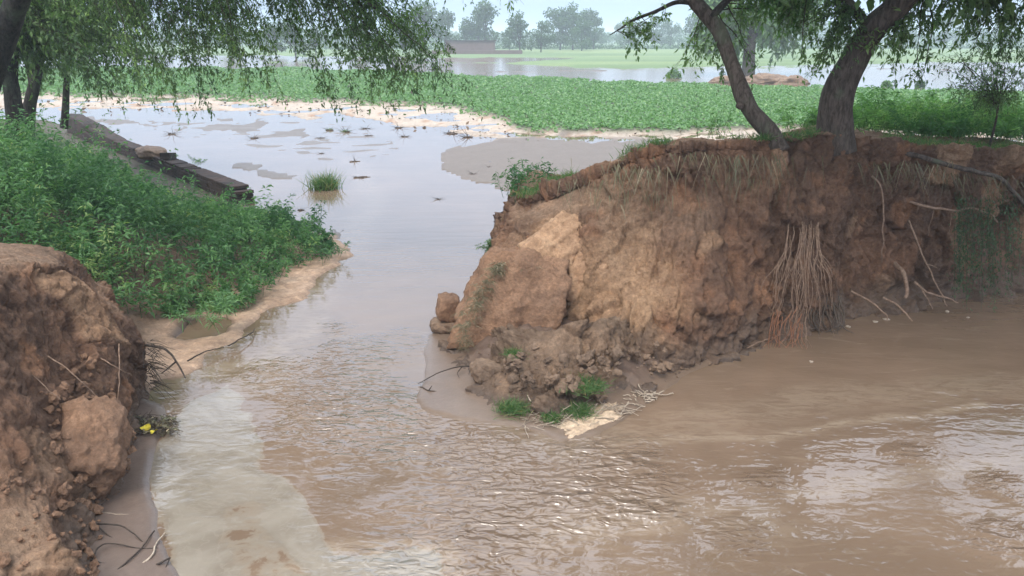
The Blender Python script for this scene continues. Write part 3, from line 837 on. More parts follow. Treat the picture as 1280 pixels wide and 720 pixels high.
# ------------------------------------------------------------------ grass, weeds, crop
def tuft(mb, base, n_, h, spread, lean=.5, wid=.006, K=5, fall=None, tone=(0, 1)):
    """blades from base points (n,3)"""
    base = np.asarray(base, float).reshape(-1, 3)
    b0 = base[rng.integers(len(base), size=n_)] + np.concatenate([rng.normal(size=(n_, 2)) * spread, np.zeros((n_, 1))], 1)
    d = nrm(np.concatenate([rng.normal(size=(n_, 2)) * lean, np.ones((n_, 1))], 1))
    if fall is not None: d = nrm(d * .5 + np.array(fall))
    L = h * rng.uniform(.5, 1.1, n_)
    t = np.linspace(0, 1, K)
    P = b0[:, None] + d[:, None] * (t[None, :, None] * L[:, None, None])
    P[:, :, 2] -= (t ** 2)[None] * (L * rng.uniform(.1, .55, n_))[:, None]
    W = wid * (1 - t * .9)[None] * rng.uniform(.6, 1.2, n_)[:, None]
    v, q = ribbons(P, W)
    mb.add(v, q, tone=np.repeat(rng.uniform(*tone, n_), K * 2))

def weeds(mb, base, h, nleaf=44, L=.075, W=.018, stems=None, spread=.32):
    """leafy upright stems: base (n,3), h (n,)"""
    n_ = len(base); K = 5
    t = np.linspace(0, 1, K)
    dirn = nrm(np.concatenate([rng.normal(size=(n_, 2)) * spread, np.ones((n_, 1))], 1))
    bend = rng.normal(size=(n_, 3)) * .18; bend[:, 2] = -abs(bend[:, 2])
    P = base[:, None] + dirn[:, None] * (t[None, :, None] * h[:, None, None]) + bend[:, None] * (t ** 2)[None, :, None] * h[:, None, None]
    (stems or mb).add(*tubes(P, .004 * (1.1 - t)[None] * np.ones((n_, 1)), 3), tone=.15)
    # side shoots and leaves
    tl = rng.uniform(.12, 1, (n_, nleaf)) ** .8
    i = np.clip((tl * (K - 1)).astype(int), 0, K - 2); f = tl * (K - 1) - i
    r0 = np.arange(n_)[:, None]
    pos = P[r0, i] * (1 - f[..., None]) + P[r0, i + 1] * f[..., None]
    out = nrm(np.concatenate([rng.normal(size=(n_, nleaf, 2)), rng.uniform(-.2, .9, (n_, nleaf, 1))], 2))
    off = out * (rng.uniform(0, 1, (n_, nleaf, 1)) * (.20 * (1.05 - tl[..., None])) * h[:, None, None] * 1.1)
    ll = L * rng.uniform(.6, 1.25, n_ * nleaf)
    pt = .42 + .75 * fbm(np.stack([base[:, 0], base[:, 1], 0 * base[:, 0]], 1) * .9, 3, 501)
    tone = np.clip(np.repeat(pt + rng.uniform(-.22, .22, n_), nleaf) + rng.uniform(-.2, .25, n_ * nleaf), 0, 1)
    v, q = leaves((pos + off).reshape(-1, 3), (out + rng.normal(size=out.shape) * .4).reshape(-1, 3), ll, ll * W / L, .3)
    mb.add(v, q, tone=np.repeat(tone, 4))

# big mass of weeds on the left embankment
wp = gpoly([(150, 425), (215, 410), (245, 395), (285, 402), (342, 370), (356, 343), (426, 317), (385, 292), (325, 276), (300, 262), (240, 240), (180, 215), (120, 190), (40, 172)]) + [(-14, 22), (-14, 8), (-5, 7.6)]
cand = np.stack([rng.uniform(-14, -2, 15000), rng.uniform(7.3, 22, 15000)], 1)
dd = sdf(wp, cand[:, 0], cand[:, 1])
cn = fbm(np.concatenate([cand, 0 * cand[:, :1]], 1) * .9, 3, 71)
keep = (dd + .25 * cn > 0) & (np.abs(cand[:, 0]) < .78 * cand[:, 1] + 1) & (rng.random(len(cand)) < np.clip(1.25 - .045 * cand[:, 1] + cn, .25, 1))
cand, dd, cn = cand[keep], dd[keep], cn[keep]
cand = cand[:3500]; dd = dd[:3500]; cn = cn[:3500]
bz = np.concatenate([cand, ground_z(cand[:, 0], cand[:, 1])[:, None]], 1)
# weeds lying over the wall's near side keep below its top
hh = (.42 + .50 * sst(0, 1.1, dd) + .85 * fbm(np.concatenate([cand, 0 * cand[:, :1]], 1) * 1.3, 3, 73) + .75 * sst(-5.5, -8.5, cand[:, 0]) * sst(16, 12, cand[:, 1])) * rng.uniform(.75, 1.2, len(cand))
dwl = dline([tuple(G(307, 256)[:2]), tuple(G(60, 152)[:2])], cand[:, 0], cand[:, 1])
hh *= 1 - .6 * sst(3.5, 1.0, dwl)
hh *= 1 - .5 * sst(5.5, 2.5, dwl) * (cand[:, 0] > -9)
hh[dwl < 1.2 + .6 * np.abs(cn)] = 0
mb = MB(); hh *= 1 + .3 * sst(11, 8.5, cand[:, 1]); bz = bz[hh > 0]; hh = hh[hh > 0]; weeds(mb, bz, np.maximum(hh, .22), 46, .085, .026)
meta(mb.obj('weeds', M['weed'], smooth=False), 'dense bright green weeds covering the left embankment', None, kind='stuff')

def weed_thing(px, py, z, n_, h, spread, label, name='weed_plant', cat='plant', m='weed', L=.07, W=.016, nleaf=40, group=None):
    p = G(px, py, z)
    t = thing(name, p, label, cat, group)
    base = np.tile(p, (n_, 1)) + np.concatenate([rng.normal(size=(n_, 2)) * spread, np.zeros((n_, 1))], 1)
    f, s = MB(), MB(); weeds(f, base, rng.uniform(.55, 1.1, n_) * h, nleaf, L, W, s)
    f.obj('foliage', M[m], t, smooth=False); s.obj('stems', M['grass'], t)['kind'] = 'stuff'
    return t
weed_thing(338, 292, .05, 13, .66, .2, 'tall weed standing at the water edge right of the brick wall end')
weed_thing(386, 304, .02, 9, .55, .15, 'thin upright weed beside the water, rightmost of the left bank weeds')
weed_thing(404, 322, .04, 14, .34, .22, 'low spreading weed on the silt spit in the water', L=.09)
weed_thing(272, 400, .25, 12, .36, .14, 'light green grassy weed drooping over the hollow in the pale silt', L=.12, W=.014)
weed_thing(660, 250, 1.25, 34, .60, .17, 'bushy green weed at the left end of the right bank top', L=.08, W=.022)
weed_thing(620, 318, .75, 10, .3, .08, 'small grey green weed clinging to the left edge of the right bank', m='grass')
weed_thing(882, 178, 2.1, 8, .62, .12, 'tall feathery weed on the bank top left of the slender trunk', m='leaf_lime', L=.05, W=.012)
weed_thing(250, 206, .45, 5, .34, .05, 'tiny weed growing on top of the ruined brick wall', L=.06)

# weeds and grass on the right bank top
mb = MB()
n_ = 620
xs = rng.uniform(4.6, 10.6, n_ * 3); ysx = 10.3 + (xs - 4) * .15 + rng.uniform(.25, 3.0, n_ * 3)
kk = rng.random(n_ * 3) < (.35 + .65 * sst(4.6, 6.2, xs)); xs, ysx = xs[kk][:1250], ysx[kk][:1250]
zt = 2.25 - .055 * (xs - 4.5) - .22 * np.clip(ysx - 10.3 - (xs - 4) * .15 - 1.6, 0, 2)
weeds(mb, np.stack([xs, ysx, zt], 1), np.clip(.5 + .55 * fbm(np.stack([xs, ysx, 0 * xs], 1) * 1.1, 3, 74), .2, 1.15) * rng.uniform(.7, 1.2, len(xs)), 36, .08, .023)
meta(mb.obj('weeds', M['weed_light'], smooth=False), 'thick green weeds on the right bank top behind the leaning tree', None, kind='stuff')
# short grass along the lip
mb = MB()
lip = SR[:, int(.55 * SR.shape[1])]
LI = [i for i in range(SR.shape[0])]
ridge = []
for i in range(int(SR.shape[0] * .06), int(SR.shape[0] * .86)):
    j = int(np.argmax(SR[i, :, 2] - .02 * SR[i, :, 1]))
    jj = np.arange(int(.54 * SR.shape[1]), int(.78 * SR.shape[1]))
    ridge.append(SR[i, jj[rng.integers(len(jj))]])
ridge = np.array(ridge)
gn = fbm(ridge * 1.2, 3, 55)
tuft(mb, ridge[(gn > .05) | (ridge[:, 0] > 4.9)], 5200, .17, .05, .6, .004)
meta(mb.obj('bank_grass', M['grass'], smooth=False), 'short grass along the edge of the right bank top', None, kind='stuff')

def tuft_thing(pos, n_, h, spread, label, m='grass', name='grass_tuft', lean=.6, wid=.005, fall=None, cat='grass', group=None):
    mbx = MB(); tuft(mbx, [pos], n_, h, spread, lean, wid, fall=fall)
    o = mbx.obj(name, M[m], smooth=False, origin=tuple(float(q) for q in pos)); return meta(o, label, cat, group)
tuft_thing(G(406, 236), 620, .62, .14, 'round green grass tussock standing in the open flood water', lean=.42, wid=.010, name='grass_tussock')
for (px, py, n_, h, s, lb) in ((640, 512, 520, .17, .10, 'green grass tuft leftmost at the water edge below the right bank'), (724, 515, 520, .16, .08, 'bright green grass tuft touching the cream silt raft'), (735, 484, 480, .16, .12, 'green grass tuft on the mud slump above the silt raft'),
                              (645, 443, 260, .13, .08, 'small grass tuft on the mud heap under the fallen earth block'), (690, 522, 260, .12, .07, 'grass tuft at the water edge between two greener tufts')):
    q = G(px, py); q[2] = max(0, float(ground_z(q[0], q[1])[0])) + .02
    q2 = D(px, py, q[1] * (CAMH - q[2]) / CAMH)
    tuft_thing(q2, int(n_ * 1.2), h, s * .7, lb, lean=1.2, wid=.004)
mbx = MB(); fr = np.array([D(a_ + rng.normal() * 5, b_ + rng.normal() * 5, y_) for a_, b_, y_ in [tuple(q_) for q_ in curve([(578, 425, 8.15), (586, 398, 8.2), (597, 372, 8.3), (612, 345, 8.45), (628, 325, 8.6)], 60)]])
tuft(mbx, fr, 900, .13, .03, 1.1, .0035, fall=(-.1, -.3, -.35))
meta(mbx.obj('dry_grass', M['drygrass'], smooth=False, origin=tuple(float(q_) for q_ in fr[0])), 'fringe of dry grey green grass down the left edge of the fallen earth block', 'grass')
tuft_thing(D(665, 328, 8.7), 240, .15, .06, 'little dry grass tuft on the face of the fallen earth block', 'drygrass', fall=(0, -.4, -.4), name='dry_grass')

def nearest_bank(px, py, off=.06):
    """point of the right bank seen at this pixel (front most)"""
    P = SR.reshape(-1, 3); a, b = proj(P[:, 0], P[:, 1], P[:, 2])
    d = np.hypot(a - px, b - py); k = np.where(d < max(4, d.min() * 1.2))[0]
    i = k[np.argmin(P[k, 1])]; return P[i] + np.array([0, -off, 0])
for (px, py, n_, h, lb) in ((728, 222, 160, .30, 'dry grass hanging on the bank edge above the tan slabs'), (795, 205, 340, .42, 'grey grass drooping over the bank edge halfway to the slender trunk'), (785, 240, 160, .30, 'faded grass clump on the bank face under the drooping grey grass'),
                            (925, 190, 420, .40, 'tangled dry grass hanging over the edge below the slender trunk'), (912, 215, 200, .34, 'dry grass wisps on the face below the tangled edge grass'), (1115, 200, 260, .38, 'dry grass hanging right of the leaning tree base'), (1200, 215, 200, .34, 'dark grass hanging over the shaded edge near the thick root'), (862, 190, 140, .24, 'short dry grass on the bank edge left of the slender trunk')):
    tuft_thing(nearest_bank(px, py), int(n_ * .35), h * .9, .28, lb, 'drygrass', fall=(0, -.35, -.9), lean=.8, name='dry_grass')

# crop: low leafy clumps in one mass
n_ = 130000
v_ = rng.uniform(80, 172, n_); 
yy = np.exp(rng.uniform(math.log(30), math.log(108), n_)); xx = rng.uniform(-.82, .82, n_) * yy
u_, v_ = proj(xx, yy)
nu = fbm(np.stack([u_ / 40., v_ / 9., u_ * 0], 1), 4, 5)
dcr = sdf(CROP, u_, v_) + nu * 5
row = .5 + .5 * np.sin(xx * .0 + yy * 2 * math.pi / 1.1)
keep = (dcr > rng.uniform(-3, 3, n_)) & (rng.random(n_) < .6 + .4 * row)
xx, yy = xx[keep], yy[keep]
n_ = len(xx)
cb = np.stack([xx, yy, ground_z(xx, yy)], 1)
cb[:, 2] += rng.uniform(.0, .10, n_)
mb = MB()
s = (.05 + .0022 * yy)
for k in range(3):
    dr = nrm(np.concatenate([rng.normal(size=(n_, 2)), rng.uniform(.1, 1.2, (n_, 1))], 1))
    v, q = leaves(cb, dr, s * rng.uniform(.8, 1.5, n_), s * rng.uniform(.6, 1.0, n_), .15)
    mb.add(v, q, tone=np.repeat(np.clip(rng.normal(.45, .25, n_), 0, 1), 4))
meta(mb.obj('crop', M['crop'], smooth=False), 'low green leafy crop covering the field behind the flood', None, kind='stuff')

# ------------------------------------------------------------------ debris in the shallow water
def splat(px, py, s, label, name='debris_clump', cat='debris', m='debris', flat=.35, grassy=False, group=None):
    p = G(px, py)
    t = thing(name, p, label, cat, group)
    s = s * .45; v, tt = clod_shape(3, (s, s * .6, s * flat * .8), .1, int(px) % 97, .6)
    v = v * np.array([rng.uniform(.5, 1.5), rng.uniform(.5, 1.2), rng.uniform(.3, .9)]) @ rotm(0, 0, rng.uniform(0, 3)).T; MB().add(v + p, t=tt).obj('lump', M[m], t)
    q = MB(); n_ = 14; K = 5; tt_ = np.linspace(0, 1, K)
    d = nrm(np.concatenate([rng.normal(size=(n_, 2)), rng.uniform(0, .6, (n_, 1))], 1)); L = s * rng.uniform(.8, 2.6, n_)
    P = p + d[:, None] * tt_[None, :, None] * L[:, None, None] + rng.normal(size=(n_, K, 3)) * s * .06
    q.add(*tubes(P, (.05 * s * (1.1 - tt_))[None] * np.ones((n_, 1)), 3)); q.obj('twigs', M['twig_dark'], t)
    if grassy:
        g_ = MB(); tuft(g_, [p], 60, s * 1.2, s * .3, 1, s * .05); g_.obj('grass_blades', M['grass'], t, smooth=False)
for a in ((450, 222, .28, 'dark twiggy clump sticking up right of the round tussock', False), (548, 249, .22, 'small dark branch stub alone in the middle of the water', False), (498, 160, .5, 'dark brown debris pile where the silt meets the water', False),
          (412, 163, .40, 'grassy debris clump, left of a pair above the tussock', True), (432, 165, .45, 'grassy debris clump, right of a pair above the tussock', True), (400, 173, .35, 'flat dark debris clump below the grassy pair', False),
          (457, 161, .4, 'ragged dark clump between the grassy pair and the brown pile', False), (460, 170, .3, 'little upright dark clump below the ragged clump', False), (506, 171, .35, 'dark clump under the brown debris pile', False), (565, 167, .55, 'long dark clump at the corner of the grey mud flat', False),
          (585, 172, .6, 'dark wide debris clump on the edge of the grey mud flat', False), (592, 218, .25, 'dark stone like clump lying on the grey mud flat', False), (611, 209, .16, 'tiny dark clump on the grey mud flat', False), (318, 173, .42, 'thin dark strip of debris left of the tussock', False), (402, 192, .22, 'small dark clump above the round tussock', False),
          (443, 202, .25, 'dark trailing clump right above the twiggy clump', False), (376, 263, .20, 'smooth black lump in the water right of the wall end', False), (215, 168, .5, 'broken brushwood clump standing in the upper left water', False), (375, 280, .22, 'low black streak of debris below the black lump', False)):
    splat(a[0], a[1], a[2], a[3], grassy=a[4], group='debris clumps in the flood water')
# fine litter over the silt
mb = MB(); n_ = 9000
yy = np.exp(rng.uniform(math.log(20), math.log(62), n_)); xx = rng.uniform(-.75, .75, n_) * yy
u_, v_ = proj(xx, yy); nu = fbm(np.stack([u_ / 26., v_ / 6., u_ * 0], 1), 4, 15)
keep = (sdf(SILT, u_, v_) > rng.uniform(-6, 4, n_)) & (nu > -.05)
xx, yy = xx[keep], yy[keep]; n_ = len(xx)
cb = np.stack([xx, yy, np.maximum(ground_z(xx, yy), 0) + .03], 1)
dr = nrm(np.concatenate([rng.normal(size=(n_, 2)), rng.uniform(-.1, .5, (n_, 1))], 1))
s = .0065 * yy * rng.uniform(.3, 1.1, n_) ** 1.5
v, q = leaves(cb, dr, s, s * .5, 0)
mb.add(v, q, tone=np.repeat(rng.random(n_), 4))
meta(mb.obj('litter', leaf_mat('litter_bits', (.06, .045, .03), (.16, .11, .07), (.10, .17, .06), trans=0), smooth=False), 'scattered dark plant litter on the pale silt', None, kind='stuff')

# ------------------------------------------------------------------ trees
def trunk_mesh(pts, rads, n=60, sides=28, seed=1, rough=.08):
    P = curve(pts, n); R = np.interp(np.linspace(0, 1, n), np.linspace(0, 1, len(rads)), rads)
    v, q = tubes(P[None], R[None], sides)
    c = np.repeat(P, sides, 0); rr = np.repeat(R, sides)
    d = fbm(v * np.array([5, 5, 1.6]) , 4, seed) * rough + fbm(v * 1.6, 3, seed + 5) * rough * 1.2
    v = c + (v - c) * (1 + d)[:, None]
    return v, q, P

def foliage(strands, twigs, leafn, L, W, tl=.35, mb_l=None, mb_t=None, rad=.012, sag=.25, jit=.08, tonebase=None):
    """strands: (n,2,3) start,end"""
    S = np.asarray(strands, float); n_ = len(S); K = 8; t = np.linspace(0, 1, K)
    a, b = S[:, 0], S[:, 1]
    ln = np.linalg.norm(b - a, axis=1)
    ctrl = (a * .45 + b * .55) + np.stack([0 * ln, 0 * ln, ln * sag], 1) + rng.normal(size=(n_, 3)) * (ln * .08)[:, None]
    P = a[:, None] * ((1 - t) ** 2)[None, :, None] + ctrl[:, None] * (2 * t * (1 - t))[None, :, None] + b[:, None] * (t ** 2)[None, :, None]
    P[:, 1:-1] += rng.normal(size=(n_, K - 2, 3)) * (.012 * ln)[:, None, None]
    mb_t.add(*tubes(P, (rad * (1.15 - t))[None] * rng.uniform(.6, 1.2, (n_, 1)), 4))
    # twigs
    i0 = np.repeat(np.arange(n_), twigs); tt = rng.uniform(.12, 1, len(i0))
    ii = np.clip((tt * (K - 1)).astype(int), 0, K - 2); f = (tt * (K - 1) - ii)[:, None]
    base = P[i0, ii] * (1 - f) + P[i0, ii + 1] * f
    tan = nrm(P[i0, ii + 1] - P[i0, ii])
    d = nrm(tan * .6 + rng.normal(size=(len(i0), 3)) * .75 + np.array([0, 0, -.25]))
    tlen = tl * rng.uniform(.4, 1.2, len(i0))
    K2 = 4; t2 = np.linspace(0, 1, K2)
    Q = base[:, None] + d[:, None] * (t2[None, :, None] * tlen[:, None, None]); Q[:, :, 2] -= (t2 ** 2)[None] * (tlen * .45)[:, None]
    mb_t.add(*tubes(Q, (rad * .28 * (1.2 - t2))[None] * np.ones((len(i0), 1)), 3))
    j0 = np.repeat(np.arange(len(i0)), leafn); t3 = rng.uniform(.1, 1, len(j0))
    kk = np.clip((t3 * (K2 - 1)).astype(int), 0, K2 - 2); f = (t3 * (K2 - 1) - kk)[:, None]
    lb = Q[j0, kk] * (1 - f) + Q[j0, kk + 1] * f
    ld = nrm(nrm(Q[j0, kk + 1] - Q[j0, kk]) * .6 + rng.normal(size=(len(j0), 3)) * .7 + np.array([0, 0, -.2]))
    ll = L * rng.uniform(.6, 1.3, len(j0))
    v, q = leaves(lb + rng.normal(size=lb.shape) * L * .15, ld, ll, ll * W / L, .2)
    tb = (rng.uniform(0, .75, n_) if tonebase is None else tonebase)[i0[j0]]
    mb_l.add(v, q, tone=np.repeat(np.clip(tb + rng.uniform(-.2, .3, len(j0)), 0, 1), 4))

def limb(t, pts, rads, m, name='branch', seed=3, sides=12, n=30):
    v, q, P = trunk_mesh(pts, rads, n, sides, seed, .05)
    MB().add(v, q).obj(name, M[m], t); return P

def pick(P, k): return P[rng.integers(len(P), size=k)]

# --- the leaning tree on the right bank
base = D(1046, 176, 10.0); base[2] -= .1
T1 = thing('leaning_tree', base, 'thick leaning grey brown tree growing from the right bank above the hanging roots', 'tree')
tp = [D(1046, 190, 10.0), D(1044, 160, 10.0), D(1048, 118, 9.95), D(1068, 74, 9.9), D(1092, 35, 9.8), D(1125, 4, 9.7), D(1165, -40, 9.5), D(1230, -120, 9.2), D(1290, -220, 8.9)]
v, q, P = trunk_mesh(tp, (.25, .225, .195, .17, .152, .142, .135, .12, .09), 90, 40, 5, .07)
MB().add(v, q).obj('trunk', M['bark'], T1)
l1 = limb(T1, [D(1090, 40, 9.8), D(1062, 5, 9.9), D(1010, -50, 10), D(930, -110, 9.8), D(850, -150, 9.3)], (.07, .06, .05, .035, .02), 'bark')
l2 = limb(T1, [D(1165, -40, 9.5), D(1230, -60, 9.9), D(1320, -70, 10.4), D(1450, -60, 11)], (.09, .08, .06, .03), 'bark')
l3 = limb(T1, [D(1290, -220, 8.9), D(1250, -400, 8), D(1150, -620, 6.8), D(980, -900, 5.6)], (.1, .08, .06, .03), 'bark')
l4 = limb(T1, [D(1290, -220, 8.9), D(1450, -330, 8), D(1640, -420, 7), D(1850, -500, 6)], (.1, .08, .06, .03), 'bark')
ml, mt = MB(), MB()
st = []
for (a, b, y) in ((1005, 70, 9.9), (1000, 35, 9.9), (1020, 90, 9.8), (985, 20, 10), (1035, 55, 9.9), (1050, 30, 9.8), (1012, 10, 10), (1030, -5, 9.9), (1056, 12, 9.8), (975, -10, 10), (1060, 60, 9.6), (1090, 55, 9.6), (1022, 78, 9.9), (1000, -10, 9.9)):
    st.append((l1[rng.integers(4, 16)] + rng.normal(size=3) * .02, D(a, b, y)))
for (a, b, y) in ((1110, 75, 9.9), (1125, 60, 9.9), (1150, 50, 10), (1140, 90, 9.8), (1150, 105, 9.8), (1120, 40, 9.7), (1165, 30, 10), (1180, 45, 10.2), (1200, 20, 10.2), (1230, 30, 10.2), (1215, 45, 10.3), (1250, 50, 10.3), (1275, 60, 10.4), (1270, 30, 10.3), (1240, 10, 10.2), (1190, 10, 10), (1290, 40, 10.4), (1150, 15, 9.9), (1175, 5, 9.9), (1260, 85, 10.4), (1110, 58, 9.7), (1215, 70, 10.2), (1232, 60, 10.2), (1252, 68, 10.3), (1284, 75, 10.3), (1205, 52, 10.2), (1268, 50, 10.3), (1295, 25, 10.3), (1225, 12, 10.2)):
    st.append((P[rng.integers(55, 72)] if a < 1160 else l2[rng.integers(3, 20)], D(a, b, y)))
foliage(st, 16, 12, .065, .026, .30, ml, mt, .010, .12)
ml.obj('leaves', M['leaf_right'], T1, smooth=False); mt.obj('twigs', M['twig_dark'], T1)
# dense lower crown just above the view: the calm brown water mirrors it, the glints are its gaps
l5 = limb(T1, [D(1165, -40, 9.5), D(1110, -160, 10.2), D(1040, -260, 10.8), D(960, -380, 11)], (.09, .07, .05, .03), 'bark')
l6 = limb(T1, [D(1290, -220, 8.9), D(1330, -330, 9.6), D(1400, -420, 10.4), D(1500, -520, 11)], (.09, .07, .05, .03), 'bark')
ml, mt = MB(), MB(); st = []
for k in range(330):
    a, b, y = rng.uniform(770, 1750), -rng.uniform(100, 760), rng.uniform(9.2, 12.6)
    if pn(np.array([[a / 150., b / 130., 3.3]]), 8)[0] > .36: continue
    e = D(a, b, y); src = [l1, l5, l6, l2, P[60:]][int(np.argmin([np.linalg.norm(q_ - e, axis=1).min() for q_ in (l1, l5, l6, l2, P[60:])]))]
    st.append((src[np.argmin(np.linalg.norm(src - e, axis=1) + rng.random(len(src)) * .5)], e))
foliage(st, 14, 9, .14, .075, .6, ml, mt, .012, .1)
ml.obj('lower_crown', M['leaf_right'], T1, smooth=False); mt.obj('lower_crown_twigs', M['twig_dark'], T1)
# upper crown, over the canal and the shaded end of the bank
ml, mt = MB(), MB(); st = []
for L_, k, sp_ in ((l3, 90, 1.5), (l4, 150, 1.7), (l2, 60, 1.1), (P[70:], 30, 1.2)):
    s0 = pick(L_, k); e = s0 + rng.normal(size=(k, 3)) * sp_ + np.array([0, -.3, .3])
    e[:, 2] = np.maximum(e[:, 2], 4.6)
    st += list(zip(s0, e))
st = [s for s in st if not (proj(s[1][0], s[1][1], s[1][2])[1] > -25)]
foliage(st, 12, 11, .15, .08, .6, ml, mt, .014, .1)
ml.obj('crown', M['leaf_right'], T1, smooth=False); mt.obj('crown_twigs', M['twig_dark'], T1)

# --- slender tree
base = D(968, 178, 9.6)
T2 = thing('slender_tree', base, 'slender dark tree leaning left on the bank, left of the thick trunk', 'tree')
tp = [D(972, 190, 9.55), D(962, 166, 9.6), D(940, 140, 9.65), D(928, 118, 9.7), D(914, 78, 9.8), D(898, 38, 9.9), D(872, 6, 10), D(835, -35, 10.1), D(790, -90, 10.2)]
v, q, P = trunk_mesh(tp, (.15, .12, .10, .105, .085, .088, .088, .07, .05), 80, 28, 15, .09)
MB().add(v, q).obj('trunk', M['bark'], T2)
v, tt = clod_shape(3, (.05, .05, .045), .1, 4, .2); MB().add(v + D(925, 132, 9.6), t=tt).obj('bark_knob', M['bark'], T2)
l1 = limb(T2, [D(868, 4, 10), D(845, 3, 10), D(820, 14, 9.9), D(790, 26, 9.85), D(775, 36, 9.8), D(762, 44, 9.8)], (.03, .028, .02, .016, .01, .006), 'bark_dark', seed=6)
l2 = limb(T2, [D(888, 22, 9.9), D(930, -20, 10), D(980, -60, 10.2)], (.05, .04, .02), 'bark_dark')
ml, mt = MB(), MB(); st = []
for (a, b, y) in ((800, 55, 9.8), (818, 48, 9.8), (812, 30, 9.8), (790, 34, 9.8), (830, 20, 9.9), (806, 40, 9.8), (780, 32, 9.8), (815, 52, 9.8), (840, 66, 9.8)):
    st.append((l1[rng.integers(8, 26)], D(a, b, y)))
foliage(st[:8], 7, 9, .055, .026, .13, ml, mt, .005, .05)
st = []
for (a, b, y) in ((880, 60, 10), (862, 75, 10), (890, 85, 10.1), (905, 95, 9.9), (940, 70, 10.1), (952, 95, 10.1), (930, 30, 10.2), (950, 10, 10.2), (965, 25, 10.2), (985, 20, 10.2), (1005, 30, 10.3), (925, 55, 10.1), (870, 35, 10.1), (845, 85, 10.0)):
    st.append((P[rng.integers(44, 60)] if a < 910 else l2[rng.integers(2, 20)], D(a, b, y)))
foliage(st, 8, 9, .06, .026, .22, ml, mt, .006, .1)
ml.obj('leaves', M['leaf_right'], T2, smooth=False); mt.obj('twigs', M['twig_dark'], T2)
ml, mt = MB(), MB(); st = [(l2[rng.integers(6, 28)], D(a, b, 10.2)) for a, b in ((985, 10), (990, 22), (1000, 15), (1010, 8), (995, 0), (1008, 24), (980, -4), (1016, 2), (990, 32))]
foliage(st, 14, 14, .06, .03, .2, ml, mt, .005, .1)
ml.obj('bright_leaves', M['leaf_lime'], T2, smooth=False); mt.obj('bright_twigs', M['twig_dark'], T2)

# --- feathery shrub at the right edge
p = D(1246, 128, 10.6); base = p.copy(); base[2] = 1.95
T3 = thing('feathery_shrub', base, 'dark airy shrub with fine twigs at the right edge of the bank top', 'shrub')
ml, mt = MB(), MB(); st = []
for (a, b) in ((1190, 62), (1198, 96), (1212, 70), (1225, 50), (1238, 40), (1250, 55), (1262, 40), (1275, 70), (1284, 95), (1176, 84), (1180, 70), (1192, 40), (1210, 30), (1228, 20), (1248, 22), (1268, 18), (1290, 30), (1262, 100), (1240, 112), (1216, 118), (1200, 120), (1188, 112), (1278, 118), (1205, 108), (1220, 92), (1270, 110), (1240, 75), (1295, 60), (1185, 100), (1310, 80), (1232, 100), (1255, 90)):
    st.append((D(1246, 140 - abs(a - 1246) * .3, 10.6), D(a, b, 10.6 + rng.normal() * .35)))
foliage(st, 16, 10, .038, .014, .26, ml, mt, .006, .02)
mt.add(*tubes(np.array([curve([base, D(1247, 140, 10.6), D(1246, 100, 10.6)], 10)]), np.linspace(.02, .01, 10)[None], 6))
ml.obj('leaves', M['leaf_left'], T3, smooth=False); mt.obj('stem', M['twig_dark'], T3)

# --- trees of the left bank whose branches hang over the water
left_specs = [
    ('leaning_tree', 'dark thick trunk leaning at the top left corner', [D(-60, 260, 12.5), D(-30, 150, 12.5), D(0, 60, 12.4), D(22, 0, 12.2), D(60, -110, 12), D(110, -230, 11.6), D(170, -330, 11)], (.2, .19, .18, .165, .15, .12, .09)),
    ('forked_tree', 'dark forked tree behind the weeds near the left edge', [D(34, 178, 19), D(36, 140, 19), D(44, 100, 19), D(50, 60, 19), D(62, 5, 18.8), D(85, -80, 18.5), D(120, -160, 18)], (.17, .15, .125, .12, .11, .09, .06)),
    ('thin_tree', 'thin straight dark sapling beside the far end of the brick wall', [D(80, 160, 21), D(82, 130, 21), D(84, 90, 21), D(86, 55, 21), D(90, 0, 20.8), D(100, -60, 20.5)], (.10, .085, .07, .06, .05, .03)),
    ('shade_tree', 'dark trunk in deep shade at the left edge behind the weeds', [D(20, 185, 17), D(18, 140, 17), D(12, 90, 17), D(18, 40, 16.8), D(10, -40, 16.5), D(30, -120, 16)], (.2, .17, .15, .13, .11, .08)),
]
LT = []
for k, (nm_, lb, pts, rd) in enumerate(left_specs):
    b0 = pts[0].copy(); T = thing(nm_, b0, lb, 'tree')
    v, q, P = trunk_mesh(pts, rd, 60, 22, 30 + k, .09); MB().add(v, q).obj('trunk', M['bark_dark'], T)
    LT.append((T, P))
T, P = LT[1]
limb(T, [D(42, 118, 19), D(38, 95, 19.1), D(30, 60, 19.2), D(28, 20, 19.2)], (.08, .07, .05, .03), 'bark_dark')
# long limbs of the first tree, above the frame, that carry the hanging sprays
T, P = LT[0]
LA = limb(T, [P[-22], D(170, -170, 11.6), D(260, -130, 11.2), D(350, -70, 11), D(430, -30, 11)], (.1, .085, .06, .04, .02), 'bark_dark')
LB_ = limb(T, [P[-8], D(240, -300, 10), D(360, -260, 9.4), D(480, -200, 9.4), D(600, -110, 9.8)], (.08, .07, .055, .04, .015), 'bark_dark')
ml, mt = MB(), MB(); st = []
def ends(pts, y0, ys=.5, L_=None, lo=0, hi=None, jx=8, jy=7):
    for a, b in pts:
        a2, b2 = a + rng.normal() * jx, b + rng.normal() * jy
        e = D(a2, b2, y0 + rng.normal() * ys)
        src = L_[lo:hi]
        pp, _ = proj(src[:, 0], src[:, 1], src[:, 2])
        i = np.argmin(np.abs(pp - (a2 - 60 - rng.uniform(0, 60))))
        st.append((src[i], e))
